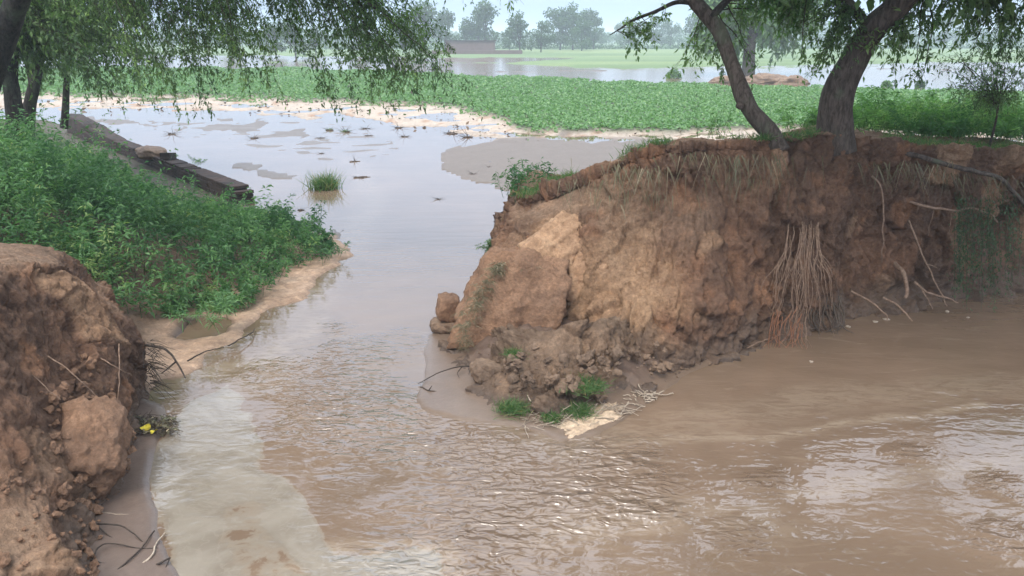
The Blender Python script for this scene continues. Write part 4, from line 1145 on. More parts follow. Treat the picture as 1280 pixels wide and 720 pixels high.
# distinct spray at right end
ends([(548, 40), (552, 62), (545, 85), (556, 98), (530, 70), (520, 92), (500, 118), (535, 112), (515, 60), (505, 45), (490, 85), (480, 112), (470, 60), (468, 100), (455, 80), (452, 118), (445, 50), (440, 98), (500, 25), (525, 30), (485, 40), (462, 30), (540, 55), (510, 80), (495, 65), (475, 80), (548, 74), (530, 48), (520, 105), (490, 100), (545, 90), (560, 108), (505, 100), (440, 70), (430, 40)], 11, .45, LA, 10)
# strands between
ends([(405, 108), (400, 70), (395, 40), (412, 60), (425, 110), (420, 128), (380, 35), (370, 20), (388, 60), (350, 25), (342, 55), (335, 85), (345, 108), (330, 40), (322, 95), (318, 20), (338, 70), (360, 12), (376, 12), (410, 22), (400, 88), (330, 100), (345, 35)], 11, .5, LA, 6, None, 6, 6)
# denser part to the left
den = [(rng.uniform(160, 320), rng.uniform(5, 100)) for _ in range(84)] + [(235, 128), (262, 112), (200, 112), (218, 122), (232, 140), (268, 124), (292, 118), (245, 118), (276, 104), (208, 98), (186, 108), (300, 100), (225, 104), (255, 98)]
ends(den, 11.4, .7, LA, 0, None, 5, 5)
foliage(st, 25, 12, .056, .021, .34, ml, mt, .007, .06)
ml.obj('leaves', M['leaf_left'], T, smooth=False); mt.obj('twigs', M['twig_dark'], T)
# a wider, higher part of the crown, out of the frame
ml, mt = MB(), MB(); s0 = np.concatenate([pick(LB_, 110), pick(LA, 60), pick(P[35:], 60)]); e = s0 + rng.normal(size=s0.shape) * np.array([1.2, 1.0, 1.1]) + np.array([-.4, 0, .9])
kp = (proj(e[:, 0], e[:, 1], e[:, 2])[1] < -40) & (proj(e[:, 0], e[:, 1], e[:, 2])[0] < 520)
foliage(np.stack([s0[kp], e[kp]], 1), 14, 9, .14, .07, .5, ml, mt, .01, .1)
ml.obj('crown', M['leaf_left'], T, smooth=False); mt.obj('crown_twigs', M['twig_dark'], T)
# small sprays hanging at the very top middle of the view
ml, mt = MB(), MB(); st = [(LB_[-3 - rng.integers(6)], D(a, b, 9.8 + rng.normal() * .1)) for a, b in ((560, 2), (530, 8), (620, -6), (640, 2), (655, 6), (645, -4), (575, -6), (510, 6), (540, -2), (590, -10))]
foliage(st, 8, 9, .05, .02, .16, ml, mt, .006, .05)
ml.obj('top_leaves', M['leaf_left'], T, smooth=False); mt.obj('top_twigs', M['twig_dark'], T)
# crowns of the trees behind
for idx, cnt, (x0, x1, y0_, y1_), yd in ((1, 95, (-30, 165, -60, 85), 18.6), (2, 60, (40, 200, -30, 110), 20.5), (3, 90, (-60, 110, -60, 70), 16.6)):
    T, P = LT[idx]; ml, mt = MB(), MB(); st = []
    for k in range(cnt):
        e = D(rng.uniform(x0, x1), rng.uniform(y0_, y1_), yd + rng.normal() * .8)
        st.append((P[rng.integers(28, 58)], e))
    foliage(st, 16, 12, .10, .042, .6, ml, mt, .012, .12)
    ml.obj('crown', M['leaf_left'], T, smooth=False); mt.obj('twigs', M['twig_dark'], T)

# --- tree standing in the flooded field
b0 = G(936, 93, .1); yb = b0[1]; pm = yb / FPX
T = thing('field_tree', b0, 'forked grey trunked tree standing beside the flooded field, behind the slender trunk', 'tree')
v, q, P = trunk_mesh([b0 - np.array([0, 0, .3]), D(936, 70, yb), D(938, 50, yb), D(942, 38, yb), D(952, 20, yb), D(970, 0, yb), D(980, -40, yb)], np.array((8, 7, 7, 6.5, 5, 4, 2.5)) * pm * 1.0, 50, 16, 66, .06); MB().add(v, q).obj('trunk', M['bark'], T)
lA = limb(T, [D(937, 52, yb), D(928, 42, yb), D(912, 28, yb), D(895, 12, yb), D(880, -10, yb)], np.array((4.5, 4, 3, 2.2, 1.2)) * pm, 'bark')
lB = limb(T, [D(944, 36, yb), D(965, 22, yb), D(985, 15, yb + 1), D(1005, 18, yb + 1)], np.array((3.5, 3, 2, 1)) * pm, 'bark')
ml, mt = MB(), MB(); st = []
for k in range(60):
    a = rng.uniform(880, 1018); b = rng.uniform(-40, 62 - abs(a - 950) * .15)
    if abs(a - 938) < 14 and b > 30: continue
    src = lA if a < 930 else (lB if a > 960 else P[28:]); st.append((src[rng.integers(len(src))], D(a, b, yb + rng.normal() * 2.5)))
foliage(st, 16, 14, .55, .28, 1.7, ml, mt, .05, .05)
ml.obj('crown', M['midleaf'], T, smooth=False); mt.obj('twigs', M['twig'], T)
# mounds at its foot and little shrubs by the water
for (px, py, wd, hh_, lb) in ((955, 102, 2.1, .55, 'wide brown earth mound at the foot of the field tree'), (990, 103, 1.3, .5, 'smaller peaked brown earth mound right of the wide mound'), (905, 102, 1.3, .4, 'low brown mound behind the slender trunk'), (972, 99, 1.0, .4, 'little earth mound between the two bigger mounds')):
    q0 = G(px, py, .1)
    clod('earth_mound', q0, (wd, wd * .7, hh_), int(px) % 50, lb, 'mound', m='wetclod', sub=4, box=.0, rough=.25)
def shrub(px, py, wpx, hpx, label, m='midleaf', n_=500, name='shrub'):
    q0 = G(px, py, .05); s_ = q0[1] / FPX
    t = thing(name, q0, label, 'shrub')
    d = nrm(rng.normal(size=(n_, 3))); d[:, 2] = abs(d[:, 2])
    p = q0 + d * np.array([wpx * .5, wpx * .5, hpx]) * s_ * rng.uniform(.3, 1, (n_, 1)) ** .6
    v, q = leaves(p, d + rng.normal(size=d.shape) * .5, 3.2 * s_, 1.5 * s_)
    MB().add(v, q, tone=np.repeat(rng.random(n_), 4)).obj('foliage', M[m], t, smooth=False)
    K = 4; tt = np.linspace(0, .8, K); dd_ = d[:20]
    P_ = q0 + dd_[:, None] * (np.array([wpx * .5, wpx * .5, hpx]) * s_)[None, None] * tt[None, :, None]
    MB().add(*tubes(P_, .25 * s_ * np.ones((20, K)), 4)).obj('stem', M['twig_dark'], t)
shrub(842, 97, 16, 10, 'small grey green shrub at the edge of the flooded field')
shrub(1108, 108, 10, 6, 'tiny shrub at the crop edge right of the thick trunk')
shrub(1150, 109, 9, 8, 'tiny upright shrub at the crop edge under the hanging leaves', 'farleaf')

# --- distant trees
def crown_proto(seed, shape):
    r_ = np.random.default_rng(seed); blobs = []
    for k in range(shape['n']):
        a = r_.uniform(0, 6.28); rr = shape['w'] * .5 * r_.random() ** .6 * .75
        z = shape['z0'] + (1 - shape['z0']) * r_.random() ** .9 * .85
        rr *= 1 - .6 * max(0, z - .55) / .45
        blobs.append((rr * math.cos(a), rr * math.sin(a), z, r_.uniform(.09, .17)))
    pts = []; dr = []
    for bx, by, bz_, br in blobs:
        k = int(110 * (br / .13) ** 2)
        d = r_.normal(size=(k, 3)); d /= np.linalg.norm(d, axis=1, keepdims=True)
        pts.append(np.array([bx, by, bz_]) + d * br * np.array([1.15, 1.15, .8]) * r_.uniform(.45, 1.08, (k, 1))); dr.append(d)
    return np.concatenate(pts), np.concatenate(dr), blobs
protos = []
for k, sh in enumerate((dict(n=17, w=.74, z0=.2), dict(n=14, w=.56, z0=.24), dict(n=22, w=1.15, z0=.16), dict(n=14, w=1.0, z0=.28), dict(n=11, w=.46, z0=.26))):
    p, d, bl = crown_proto(100 + k, sh)
    v, q = leaves(p, d + rng.normal(size=d.shape) * .8, .055 * rng.uniform(.6, 1.2, len(p)), .042)
    cm = MB().add(v, q, tone=np.repeat(np.clip(rng.random(len(p)) * .7 + .3 * d[:, 2], 0, 1), 4)).mesh('far_crown', M['farleaf'], False)
    tb = MB(); v, q, _ = trunk_mesh([(0, 0, -.03), (.01, 0, .2), (-.01, .01, .42), (0, 0, .7)], (.022, .018, .015, .006), 12, 8, k, .1); tb.add(v, q)
    for bx, by, bz_, br in bl[:6]:
        v, q = tubes(np.array([[(0, 0, sh['z0'] * .8), (bx * .5, by * .5, (bz_ + sh['z0']) * .45), (bx, by, bz_)]]), np.array([[.010, .008, .004]]), 5); tb.add(v, q)
    protos.append((cm, tb.mesh('far_trunk', M['bark_dark'])))
far = [  # px, base py, height px, proto, label
    (557, 65, 46, 1, 'tall hazy tree left of the distant brick building'), (582, 64, 36, 0, 'hazy tree rising behind the left half of the brick building'), (607, 64, 55, 1, 'tallest hazy tree behind the right end of the brick building'), (598, 63, 44, 4, 'slim hazy tree beside the tallest tree behind the brick building'),
    (650, 66, 44, 0, 'hazy round tree standing between the brick building and the big clump'), (637, 65, 26, 3, 'low hazy tree at the left of the round tree'), (676, 66, 34, 3, 'hazy tree at the left end of the big clump with a visible trunk'), (700, 63, 44, 2, 'broad hazy tree at the left of the big clump'), (716, 63, 50, 0, 'tall hazy tree in the middle of the big clump'),
    (733, 62, 44, 1, 'narrow hazy tree right of the middle of the big clump'), (727, 64, 32, 2, 'lower broad tree in front of the big clump'), (742, 62, 38, 4, 'thin crowned hazy tree at the right end of the big clump'), (752, 59, 21, 3, 'dark small round tree apart at the right of the big clump'),
    (790, 61, 32, 2, 'low spreading hazy tree under the tip of the slender branch'), (815, 60, 34, 3, 'hazy tree left of the pale round tree'), (868, 62, 40, 0, 'pale hazy round tree just left of the slender trunk'), (838, 60, 30, 2, 'wide low hazy tree left of the slender trunk'), (1020, 58, 28, 2, 'low hazy tree left of the thick leaning trunk'),
    (1180, 58, 38, 2, 'wide hazy tree in the right distance'), (1215, 57, 32, 3, 'low hazy tree right of the wide tree in the right distance'), (1255, 58, 38, 0, 'hazy tree near the right edge of the photo'), (370, 72, 44, 0, 'hazy tree seen through the hanging branches, left of centre'), (345, 70, 36, 2, 'broad hazy tree seen between the hanging strands'), (395, 69, 30, 3, 'low hazy tree behind the hanging strands'), (530, 66, 56, 1, 'tall thin hazy tree at the edge of the hanging spray'),
    (505, 66, 40, 2, 'broad hazy tree mostly behind the hanging spray'), (450, 68, 34, 2, 'hazy tree hidden behind the middle of the hanging spray'), (290, 68, 34, 3, 'hazy tree far behind the left foliage'), (775, 58, 26, 4, 'slim hazy tree left of the branch tip'), (1130, 57, 30, 3, 'hazy tree behind the leaves right of the thick trunk'), (965, 58, 28, 3, 'hazy tree right behind the field tree')]
for k, (px, py, hp, pr, lb) in enumerate(far):
    q0 = G(px, py, .2); ht = hp * 1.12 * q0[1] / FPX / 1.0
    t = thing('hazy_tree', q0, lb, 'tree', 'distant trees behind the flooded fields')
    for nm_, me in zip(('crown', 'trunk'), protos[pr]):
        o = bpy.data.objects.new(nm_, me); COL.objects.link(o); o.parent = t
    t.scale = (ht * rng.uniform(.9, 1.15), ht * rng.uniform(.9, 1.15), ht); t.rotation_euler = (0, 0, rng.uniform(0, 6.28))
# low far wood along the horizon
mb = MB(); n_ = 26000
xx = rng.uniform(-620, 620, n_); yb_ = 520 + 60 * np.sin(xx * .01) + rng.uniform(-25, 25, n_)
hp_ = 7 + 3.5 * fbm(np.stack([xx * .02, 0 * xx, 0 * xx], 1), 4, 88) + 2.5 * pn(np.stack([xx * .09, 0 * xx, 0 * xx], 1), 4)
z_ = hp_ * rng.random(n_) ** .6
v, q = leaves(np.stack([xx, yb_, z_], 1), rng.normal(size=(n_, 3)), rng.uniform(1.6, 2.8, n_), 1.9)
mb.add(v, q, tone=np.repeat(rng.random(n_), 4))
meta(mb.obj('distant_wood', M['farleaf'], smooth=False), 'continuous hazy belt of trees along the horizon', None, kind='stuff')
mb = MB(); n_ = 15000
xx = rng.uniform(-420, 480, n_); cl2 = pn(np.stack([xx * .028, 0 * xx, 0 * xx], 1), 14)
kp = cl2 > -.12 + .25 * rng.random(n_); xx = xx[kp]; cl2 = cl2[kp]; n_ = len(xx)
z_ = (3.5 + 9 * np.clip(cl2, 0, 1) + 2 * pn(np.stack([xx * .16, 0 * xx, 0 * xx], 1), 5)) * rng.random(n_) ** .55
v, q = leaves(np.stack([xx, 380 + rng.uniform(-9, 9, n_), z_], 1), rng.normal(size=(n_, 3)), rng.uniform(1.0, 1.9, n_), 1.2)
mb.add(v, q, tone=np.repeat(rng.random(n_), 4))
meta(mb.obj('far_thicket', M['farleaf'], smooth=False), 'uneven hazy thicket of trees in front of the horizon belt', None, kind='stuff')
# low hedge lines in the far fields
mb = MB(); n_ = 12000
xx = rng.uniform(-60, 330, n_); yb_ = 255 + .1 * xx + rng.normal(size=n_) * 2; z_ = .3 + rng.random(n_) ** 1.5 * (1.4 + 1.0 * pn(np.stack([xx * .08, 0 * xx, 0 * xx], 1), 4))
v, q = leaves(np.stack([xx, yb_, z_], 1), rng.normal(size=(n_, 3)), .8, .6)
mb.add(v, q, tone=np.repeat(rng.random(n_), 4))
meta(mb.obj('scrub', M['farleaf'], smooth=False), 'low line of scrub crossing the far green fields', None, kind='stuff')

# --- distant brick building
q0 = G(590, 68, .2); s_ = q0[1] / FPX
T = thing('brick_building', q0, 'long flat roofed reddish brick building in the haze', 'building')
def box(mb, x0, x1, y0, y1, z0, z1):
    v = np.array([(x, y, z) for x in (x0, x1) for y in (y0, y1) for z in (z0, z1)], float)
    mb.add(v, [[0, 1, 3, 2], [4, 6, 7, 5], [0, 4, 5, 1], [2, 3, 7, 6], [0, 2, 6, 4], [1, 5, 7, 3]])
x0, x1, y_ = q0[0] - 31 * s_, q0[0] + 27 * s_, q0[1]
m1 = MB(); box(m1, x0, x1, y_, y_ + 9, 0, 16 * s_); m1.obj('wall', M['farbrick'], T, smooth=False)
m1 = MB(); box(m1, x0 - .3, x1 + .3, y_ - .25, y_ + 9.25, 16 * s_ + .01, 17.2 * s_); m1.obj('parapet', M['mortar'], T, smooth=False)
m1 = MB(); box(m1, x0 - 3, x1 + 6, y_ - 1.5, y_ - .02, 0, 6 * s_); m1.obj('plinth', M['farbrick'], T, smooth=False)
for k in range(0):
    m1 = MB(); xk = x0 + (x1 - x0) * (k + .7) / 4.6; box(m1, xk, xk + .9, y_ - .06, y_ - .01, 9 * s_, 14 * s_); m1.obj('window', M['mortar'], T, smooth=False)

# ------------------------------------------------------------------ ruined brick wall
W0, W1 = G(307, 256), G(60, 152)
dirw = nrm((W1 - W0)[:2]); nw = np.array([-dirw[1], dirw[0]]);  nw = nw if nw[1] < 0 else -nw
TW = thing('brick_wall', (W0[0], W0[1], 0), 'low ruined dark brick wall running from the weeds to the open water', 'wall')
bl, bh_, bd, jt = .30, .085, .40, .014
bm_ = MB(); v, t = ICO[2]
bverts = []
def brick_mesh(lx, ly, lz, seed):
    bm = bmesh.new(); bmesh.ops.create_cube(bm, size=1)
    bmesh.ops.scale(bm, vec=(lx, ly, lz), verts=bm.verts)
    bmesh.ops.bevel(bm, geom=list(bm.edges), offset=.007, segments=1, affect='EDGES')
    me = bpy.data.meshes.new('brick'); bm.to_mesh(me); bm.free(); me.materials.append(M['brick']); return me
meS = brick_mesh(bl - jt, bd * .5, bh_ - jt, 0); meC = brick_mesh(bl * .5 - jt * .7, bd, bh_ - jt, 1); meE = brick_mesh(bl * .55, bd, bh_ - jt, 1)
ang = math.atan2(dirw[1], dirw[0])
def put_brick(me, s, off, z, jr=.0):
    o = bpy.data.objects.new('brick', me); COL.objects.link(o); o.parent = TW
    o.location = (dirw[0] * s + nw[0] * off, dirw[1] * s + nw[1] * off, z)
    o.rotation_euler = (random.uniform(-jr, jr), random.uniform(-jr, jr), ang + random.uniform(-jr, jr))
LEN, NC = 10.5, 5
for cz in range(NC):
    z = .02 + cz * bh_; s = (.16 if cz % 2 else .02) + (0 if cz < 3 else .10 * (cz - 2))
    top = cz == NC - 1
    while s < (LEN if cz != NC - 1 else LEN):
        if top:
            if random.random() > .05: put_brick(meC, s + .07, 0, z, .03)
            s += bl * .5
        else:
            put_brick(meS, s + bl / 2, bd * .25 + random.uniform(-.008, .012), z, .012); s += bl
for cz in range(NC - 1): put_brick(meE, .06 + random.uniform(-.02, .05), -.01, .02 + cz * bh_ , .03)
m1 = MB(); L0 = .3
def wpt(s, o, z): return np.array([dirw[0] * s + nw[0] * o, dirw[1] * s + nw[1] * o, z]) + np.array([W0[0], W0[1], 0])
hexv = [wpt(s, o, z) for s in (L0, LEN) for o in (-bd * .46, bd * .46) for z in (-.3, bh_ * (NC - 1) - .03)]
m1.add(hexv, [[0, 1, 3, 2], [4, 6, 7, 5], [0, 4, 5, 1], [2, 3, 7, 6], [0, 2, 6, 4], [1, 5, 7, 3]]); m1.obj('mortar_core', M['mortar'], TW, smooth=False)
p_, t_ = hexa([wpt(LEN - .2, .25, -.3), wpt(LEN + 7, .35, -.3), wpt(LEN + 7, -.35, -.3), wpt(LEN - .2, -.25, -.3), wpt(LEN - .2, .22, .42), wpt(LEN + 7, .3, .8), wpt(LEN + 7, -.3, .8), wpt(LEN - .2, -.22, .42)], 5, 9, .1)
MB().add(p_, t=t_).obj('rubble_end', M['brick'], TW)
lo = bpy.data.objects.new('loose_brick', brick_mesh(.34, .26, .17, 2)); COL.objects.link(lo)
q0 = G(212, 195, .0); lo.location = tuple(np.array(W0) * 0 + wpt(5.35, .02, bh_ * NC + .055)); lo.rotation_euler = (.1, .05, ang + .5)
meta(lo, 'loose dark brick lump lying on top of the ruined wall', 'brick')
q0 = wpt(6.7, .1, .42); clod('rubble_mound', q0, (.7, .36, .2), 44, 'rounded dark rubble mound capping the wall beside the loose brick', 'rubble', m='wetclod', box=.1, rot=(0, 0, ang))

# ------------------------------------------------------------------ roots on the right bank
def roots_thing(name, top, label, specs, m='root', cat='roots'):
    t = thing(name, top, label, cat)
    for (pts, r0, r1, mm) in specs:
        n = 26; P = curve(pts, n); P = P + np.stack([fbm(P * 5 + k_ * 9, 3, 7) for k_ in range(3)], 1) * .035 * np.linspace(.2, 1, n)[:, None]
        R = np.linspace(r0, r1, n) ** 1.0 * (1 + .15 * fbm(P * 12, 2, 3))
        MB().add(*tubes(P[None], R[None], 7)).obj('root', M[mm or m], t)
    return t
sp_ = []
topY = nearest_bank(1005, 300)[1] - .05
rr = np.random.default_rng(5)
for k in range(30):
    a0 = 984 + 42 * rr.random(); b0_ = 296 + rr.uniform(-8, 12)
    fan_ = (a0 - 1005) / 21
    a1 = 1000 + fan_ * 42 + rr.normal() * 9 - 6; b1 = 428 + rr.uniform(-40, 10) - max(0, fan_) * 26
    e = G(a1, b1, -.03) if b1 > 412 else D(a1, b1, topY - .45)
    ye = min(e[1], topY - .15)
    mid = D((a0 * .45 + a1 * .55) + rr.normal() * 5, b0_ * .4 + b1 * .6, topY - .30 - .1 * rr.random())
    mid1 = D(a0 + (a1 - a0) * .25 + rr.normal() * 3, b0_ + (b1 - b0_) * .22, topY - .22)
    sp_.append(([D(a0, b0_ - 12, topY + .12), D(a0, b0_, topY - .1), mid1, mid, e], rr.uniform(.003, .009), .0015, None))
    fk = sp_[-1][0]; sp_.append(([fk[2], fk[3] + np.array([rr.normal() * .08, -.02, .05]), G(a1 + rr.normal() * 16, min(b1 + 8, 436), -.02)], .004, .0015, None))
for k in range(22):                                  # reddish fine rootlets near the water
    a0 = 965 + 38 * rr.random(); b0_ = 395 + rr.uniform(-12, 12)
    sp_.append(([D(a0, b0_, topY - .42), D(a0 - 3 + rr.normal() * 4, b0_ + 18, topY - .5), G(a0 - 6 + rr.normal() * 9, min(b0_ + 42, 438), -.02)], .006, .002, 'root_red'))
roots_thing('hanging_roots', D(1005, 300, topY), 'bundle of long pale roots hanging from the bank to the water below the leaning tree', sp_)
sp_ = []
for k in range(16):
    a0 = 1012 + 42 * rr.random(); sp_.append(([D(a0, 385 + rr.uniform(-15, 8), 9.2), D(a0 + rr.normal() * 8, 402, 9.0), G(a0 + rr.normal() * 10, 418 + rr.uniform(-6, 4), -.02)], rr.uniform(.006, .016), .003, None))
roots_thing('root_tangle', D(1035, 385, 9.2), 'short dark root tangle at the waterline right of the long hanging roots', sp_, 'twig')
yb = nearest_bank(1180, 240)[1] - .15
def droot(name, pix, r0, r1, label, m='root', extra=()):
    return roots_thing(name, D(*pix[0]), label, [([D(*q) for q in pix], r0, r1, m)] + [([D(*q) for q in e[0]], e[1], e[2], m) for e in extra], cat='root')
droot('long_root', [(1126, 246, 10.05), (1150, 256, 9.95), (1190, 262, 9.95), (1225, 262, 10.0), (1250, 278, 10.1)], .022, .012, 'long pale root stretching sideways under the shaded bank edge', 'root', (([(1190, 262, 9.95), (1188, 280, 9.95), (1186, 298, 9.95)], .009, .004), ([(1148, 256, 9.95), (1147, 266, 9.95)], .006, .003), ([(1168, 259, 9.95), (1162, 285, 9.95), (1160, 296, 9.95)], .005, .003)))
droot('thick_root', [(1120, 190, 10.0), (1150, 196, 9.95), (1190, 208, 9.95), (1225, 216, 10.0), (1255, 226, 10.1), (1285, 262, 10.2), (1310, 300, 10.3)], .034, .028, 'thick brown root running along the top edge at the far right', 'bark')
droot('thin_root', [(1090, 220, 9.75), (1100, 232, 9.7), (1104, 260, 9.7), (1103, 300, 9.7), (1102, 330, 9.75)], .014, .008, 'thin root dropping down the bank face right of the leaning tree')
droot('slanting_root', [(1136, 275, 9.9), (1150, 310, 9.75), (1168, 350, 9.6), (1184, 382, 9.5)], .013, .007, 'straight slanting root reaching the water under the shaded bank', 'root', (([(1158, 330, 9.7), (1172, 336, 9.65)], .006, .003),))
droot('toe_root', [(1064, 364, 9.5), (1085, 375, 9.35), (1105, 392, 9.15), (1108, 399, 9.1)], .016, .008, 'pale root sloping into the water near the short root tangle', 'root')
droot('toe_root', [(1104, 372, 9.5), (1120, 380, 9.4), (1132, 392, 9.25), (1141, 400, 9.15)], .016, .008, 'pale crooked root dipping into the water, middle of three', 'root')
droot('toe_root', [(1143, 352, 9.8), (1160, 366, 9.7), (1185, 372, 9.7), (1198, 380, 9.6)], .02, .008, 'crooked root resting along the waterline left of the hanging vines', 'root', (([(1150, 358, 9.8), (1162, 378, 9.5), (1165, 388, 9.4)], .010, .004),))
droot('stump_root', [(1118, 330, 10.0), (1128, 340, 9.8), (1134, 360, 9.7), (1131, 372, 9.65)], .035, .022, 'short thick root knuckle just above the water under the thin root')
droot('left_root', [(978, 418, 8.75), (958, 424, 8.55), (935, 434, 8.3)], .009, .004, 'thin root lying at the foot of the bank left of the hanging roots')
for (px, py, sz, lb) in ((1094, 402, .035, 'white foam fleck near the pale sloping root'), (1184, 389, .03, 'white foam fleck where the slanting root meets the water'), (1108, 399, .04, 'larger white foam fleck by the short root tangle'), (1210, 397, .02, 'tiny white fleck right of the slanting root'), (1014, 452, .022, 'white fleck floating in front of the hanging roots'), (1060, 408, .04, 'pale foam bit under the root tangle')):
    q0 = gp(px, py, .004); clod('foam_fleck', q0, (sz, sz * .7, .012), int(px) % 31, lb, 'foam', m='pale_twig', sub=3, rough=.4, group='foam flecks')
# vines hanging in the shade
t = thing('hanging_vine', D(1228, 262, 10.1), 'dark green curtain of vines hanging in the shade below the bank edge', 'vine')
n_ = 60; K = 9; tt = np.linspace(0, 1, K)
a0 = rng.uniform(1198, 1262, n_); P_ = []
for k in range(n_):
    b1 = 382 - 70 * rng.random() ** 1.2 - abs(a0[k] - 1226) * .5; P_.append([D(a0[k] + (tz ** 1.5) * rng.normal() * .5 + rng.normal() * 1.0, 255 + (b1 - 255) * tz, 9.95 + .1 * math.sin(a0[k]) - .35 * tz) for tz in tt])
P_ = np.array(P_) + rng.normal(size=(n_, 1, 3)) * np.array([.06, .06, .16]); MB().add(*tubes(P_, .002 * np.ones((n_, K)), 3)).obj('vine_stems', M['vine'], t)
k0 = (rng.random(2600) ** 1.5 * n_).astype(int); t0 = rng.uniform(0, K - 1.01, 2600); i = t0.astype(int); f = (t0 - i)[:, None]
pb = P_[k0, i] * (1 - f) + P_[k0, i + 1] * f + rng.normal(size=(2600, 3)) * .03
v, q = leaves(pb, rng.normal(size=pb.shape) + np.array([0, -.4, -.6]), .04, .016); MB().add(v, q, tone=np.repeat(rng.random(len(pb)), 4)).obj('leaves', M['vine'], t, smooth=False)

# ------------------------------------------------------------------ sticks and twigs
def stick(pts, r0, r1, label, m='twig_dark', name='stick', cat='stick', forks=()):
    pts = [np.array(q, float) for q in pts]; o_ = pts[0]
    t = thing(name, o_, label, cat)
    n = 30; P = curve(pts, n); P = P + np.stack([fbm(P * 6 + k_ * 9, 3, 7) for k_ in range(3)], 1) * .012
    MB().add(*tubes(P[None], np.linspace(r0, r1, n)[None] * .7, 8)).obj('stem', M[m], t)
    for f_ in forks:
        P2 = curve(f_[0], 14); MB().add(*tubes(P2[None], np.linspace(f_[1], f_[1] * .4, 14)[None], 6)).obj('fork', M[m], t)
    return t
g_ = lambda a, b, z=.02: G(a, b, z)
stick([g_(522, 479), g_(540, 470, .06), g_(565, 460, .12), g_(590, 458, .10)], .006, .012, 'thin dark curved stick reaching from the mud lump into the water', forks=[([g_(578, 458, .11), g_(572, 466, .06), g_(574, 472, .03)], .006), ([g_(588, 460, .1), g_(586, 468, .05)], .006)])
stick([g_(526, 484, .01), g_(536, 488, .03), g_(552, 489, .01)], .012, .006, 'small broken twig at the tip of the mud shelf', forks=[([g_(536, 488, .03), g_(540, 482, .06)], .007)])
stick([g_(640, 450, .3), g_(650, 475, .18), g_(663, 502, .06)], .012, .008, 'pale straight stalk leaning across the mud heap to the grass tufts', 'pale_twig')
stick([D(118, 526, 6.2), g_(140, 522, .15), g_(165, 530, .06)], .01, .006, 'dark stick beside the yellow leaves', )
stick([g_(118, 655, .06), g_(145, 656, .10), g_(165, 664, .07), g_(180, 678, .02)], .010, .005, 'dark arched twig on the wet mud, uppermost of the bottom left twigs', forks=[([g_(122, 658, .07), g_(140, 672, .03), g_(156, 673, .02)], .006)])
stick([g_(112, 706, .06), g_(122, 686, .08), g_(140, 680, .07), g_(168, 684, .04), g_(198, 686, .02)], .009, .005, 'dark twig curving right across the wet mud below the arched twig')
stick([g_(140, 720, .02), g_(162, 698, .05), g_(180, 680, .05), g_(192, 664, .02)], .010, .006, 'long dark twig crossing the curving twig')
stick([g_(176, 706, .02), g_(190, 694, .04), g_(196, 680, .03), g_(206, 666, .02)], .012, .007, 'pale bent stick at the edge of the grey scum', 'pale_twig')
stick([g_(196, 706, .02), g_(202, 703, .04), g_(212, 698, .03)], .014, .008, 'short dark twig near the bottom edge', forks=[([g_(212, 698, .03), g_(206, 712, .02)], .006)])
stick([g_(118, 702, .04), g_(130, 705, .03), g_(141, 706, .02)], .016, .012, 'stubby black stick on the mud under the twigs')
stick([g_(122, 641, .03), g_(150, 642, .03), g_(175, 643, .02)], .006, .003, 'pale thin straw lying across the wet mud', 'pale_twig')
stick([D(182, 432, 7.1), D(205, 436, 6.95), D(218, 448, 6.9), D(226, 462, 6.85), D(232, 473, 6.8)], .020, .009, 'dark bent branch sticking out of the near left bank over the pale silt', forks=[([D(220, 452, 6.9), D(208, 462, 6.9), D(202, 467, 6.9)], .010)])
stick([g_(285, 432, .05), g_(300, 424, .08), g_(315, 416, .05), g_(318, 412, .03)], .012, .007, 'thin dark twig at the edge of the silt below the weeds', forks=[([g_(312, 417, .06), g_(317, 421, .03)], .005)])
stick([g_(235, 452, .06), g_(255, 440, .09), g_(280, 434, .06)], .014, .007, 'muddy branch lying on the pale silt')
for (a, lb) in (([D(10, 445, 5.6), D(40, 470, 5.5), D(75, 500, 5.45)], 'thin root trailing down the near left bank, leftmost'), ([D(60, 445, 5.8), D(95, 470, 5.75), D(115, 490, 5.8), D(135, 512, 5.85)], 'thin pale root trailing down the near left bank, middle'), ([D(122, 446, 6.2), D(145, 458, 6.15), D(165, 470, 6.3)], 'thin root near the overhang of the near left bank'), ([D(149, 430, 6.4), D(149, 470, 6.15), D(147, 520, 6.0)], 'straight vertical rootlet hanging from the overhang of the near left bank')):
    stick(a, .008, .004, lb, 'root', 'rootlet', 'root')
# wispy dry twigs in front of the silt
t = thing('twig_tangle', g_(190, 470, .15), 'tangle of fine dry twigs where the near left bank meets the silt', 'twigs')
mb = MB(); n_ = 60; K = 5; tt = np.linspace(0, 1, K)
b_ = np.array([D(rng.uniform(178, 192), rng.uniform(425, 490), 7.0) for _ in range(n_)])
d = nrm(rng.normal(size=(n_, 3)) * .5 + np.array([.8, -.1, -.1])); P_ = b_[:, None] + d[:, None] * tt[None, :, None] * rng.uniform(.08, .3, n_)[:, None, None]; P_[:, :, 2] -= (tt ** 2)[None] * .08
mb.add(*tubes(P_, .004 * (1.2 - tt)[None] * np.ones((n_, 1)), 3)); mb.obj('twigs', M['twig'], t)
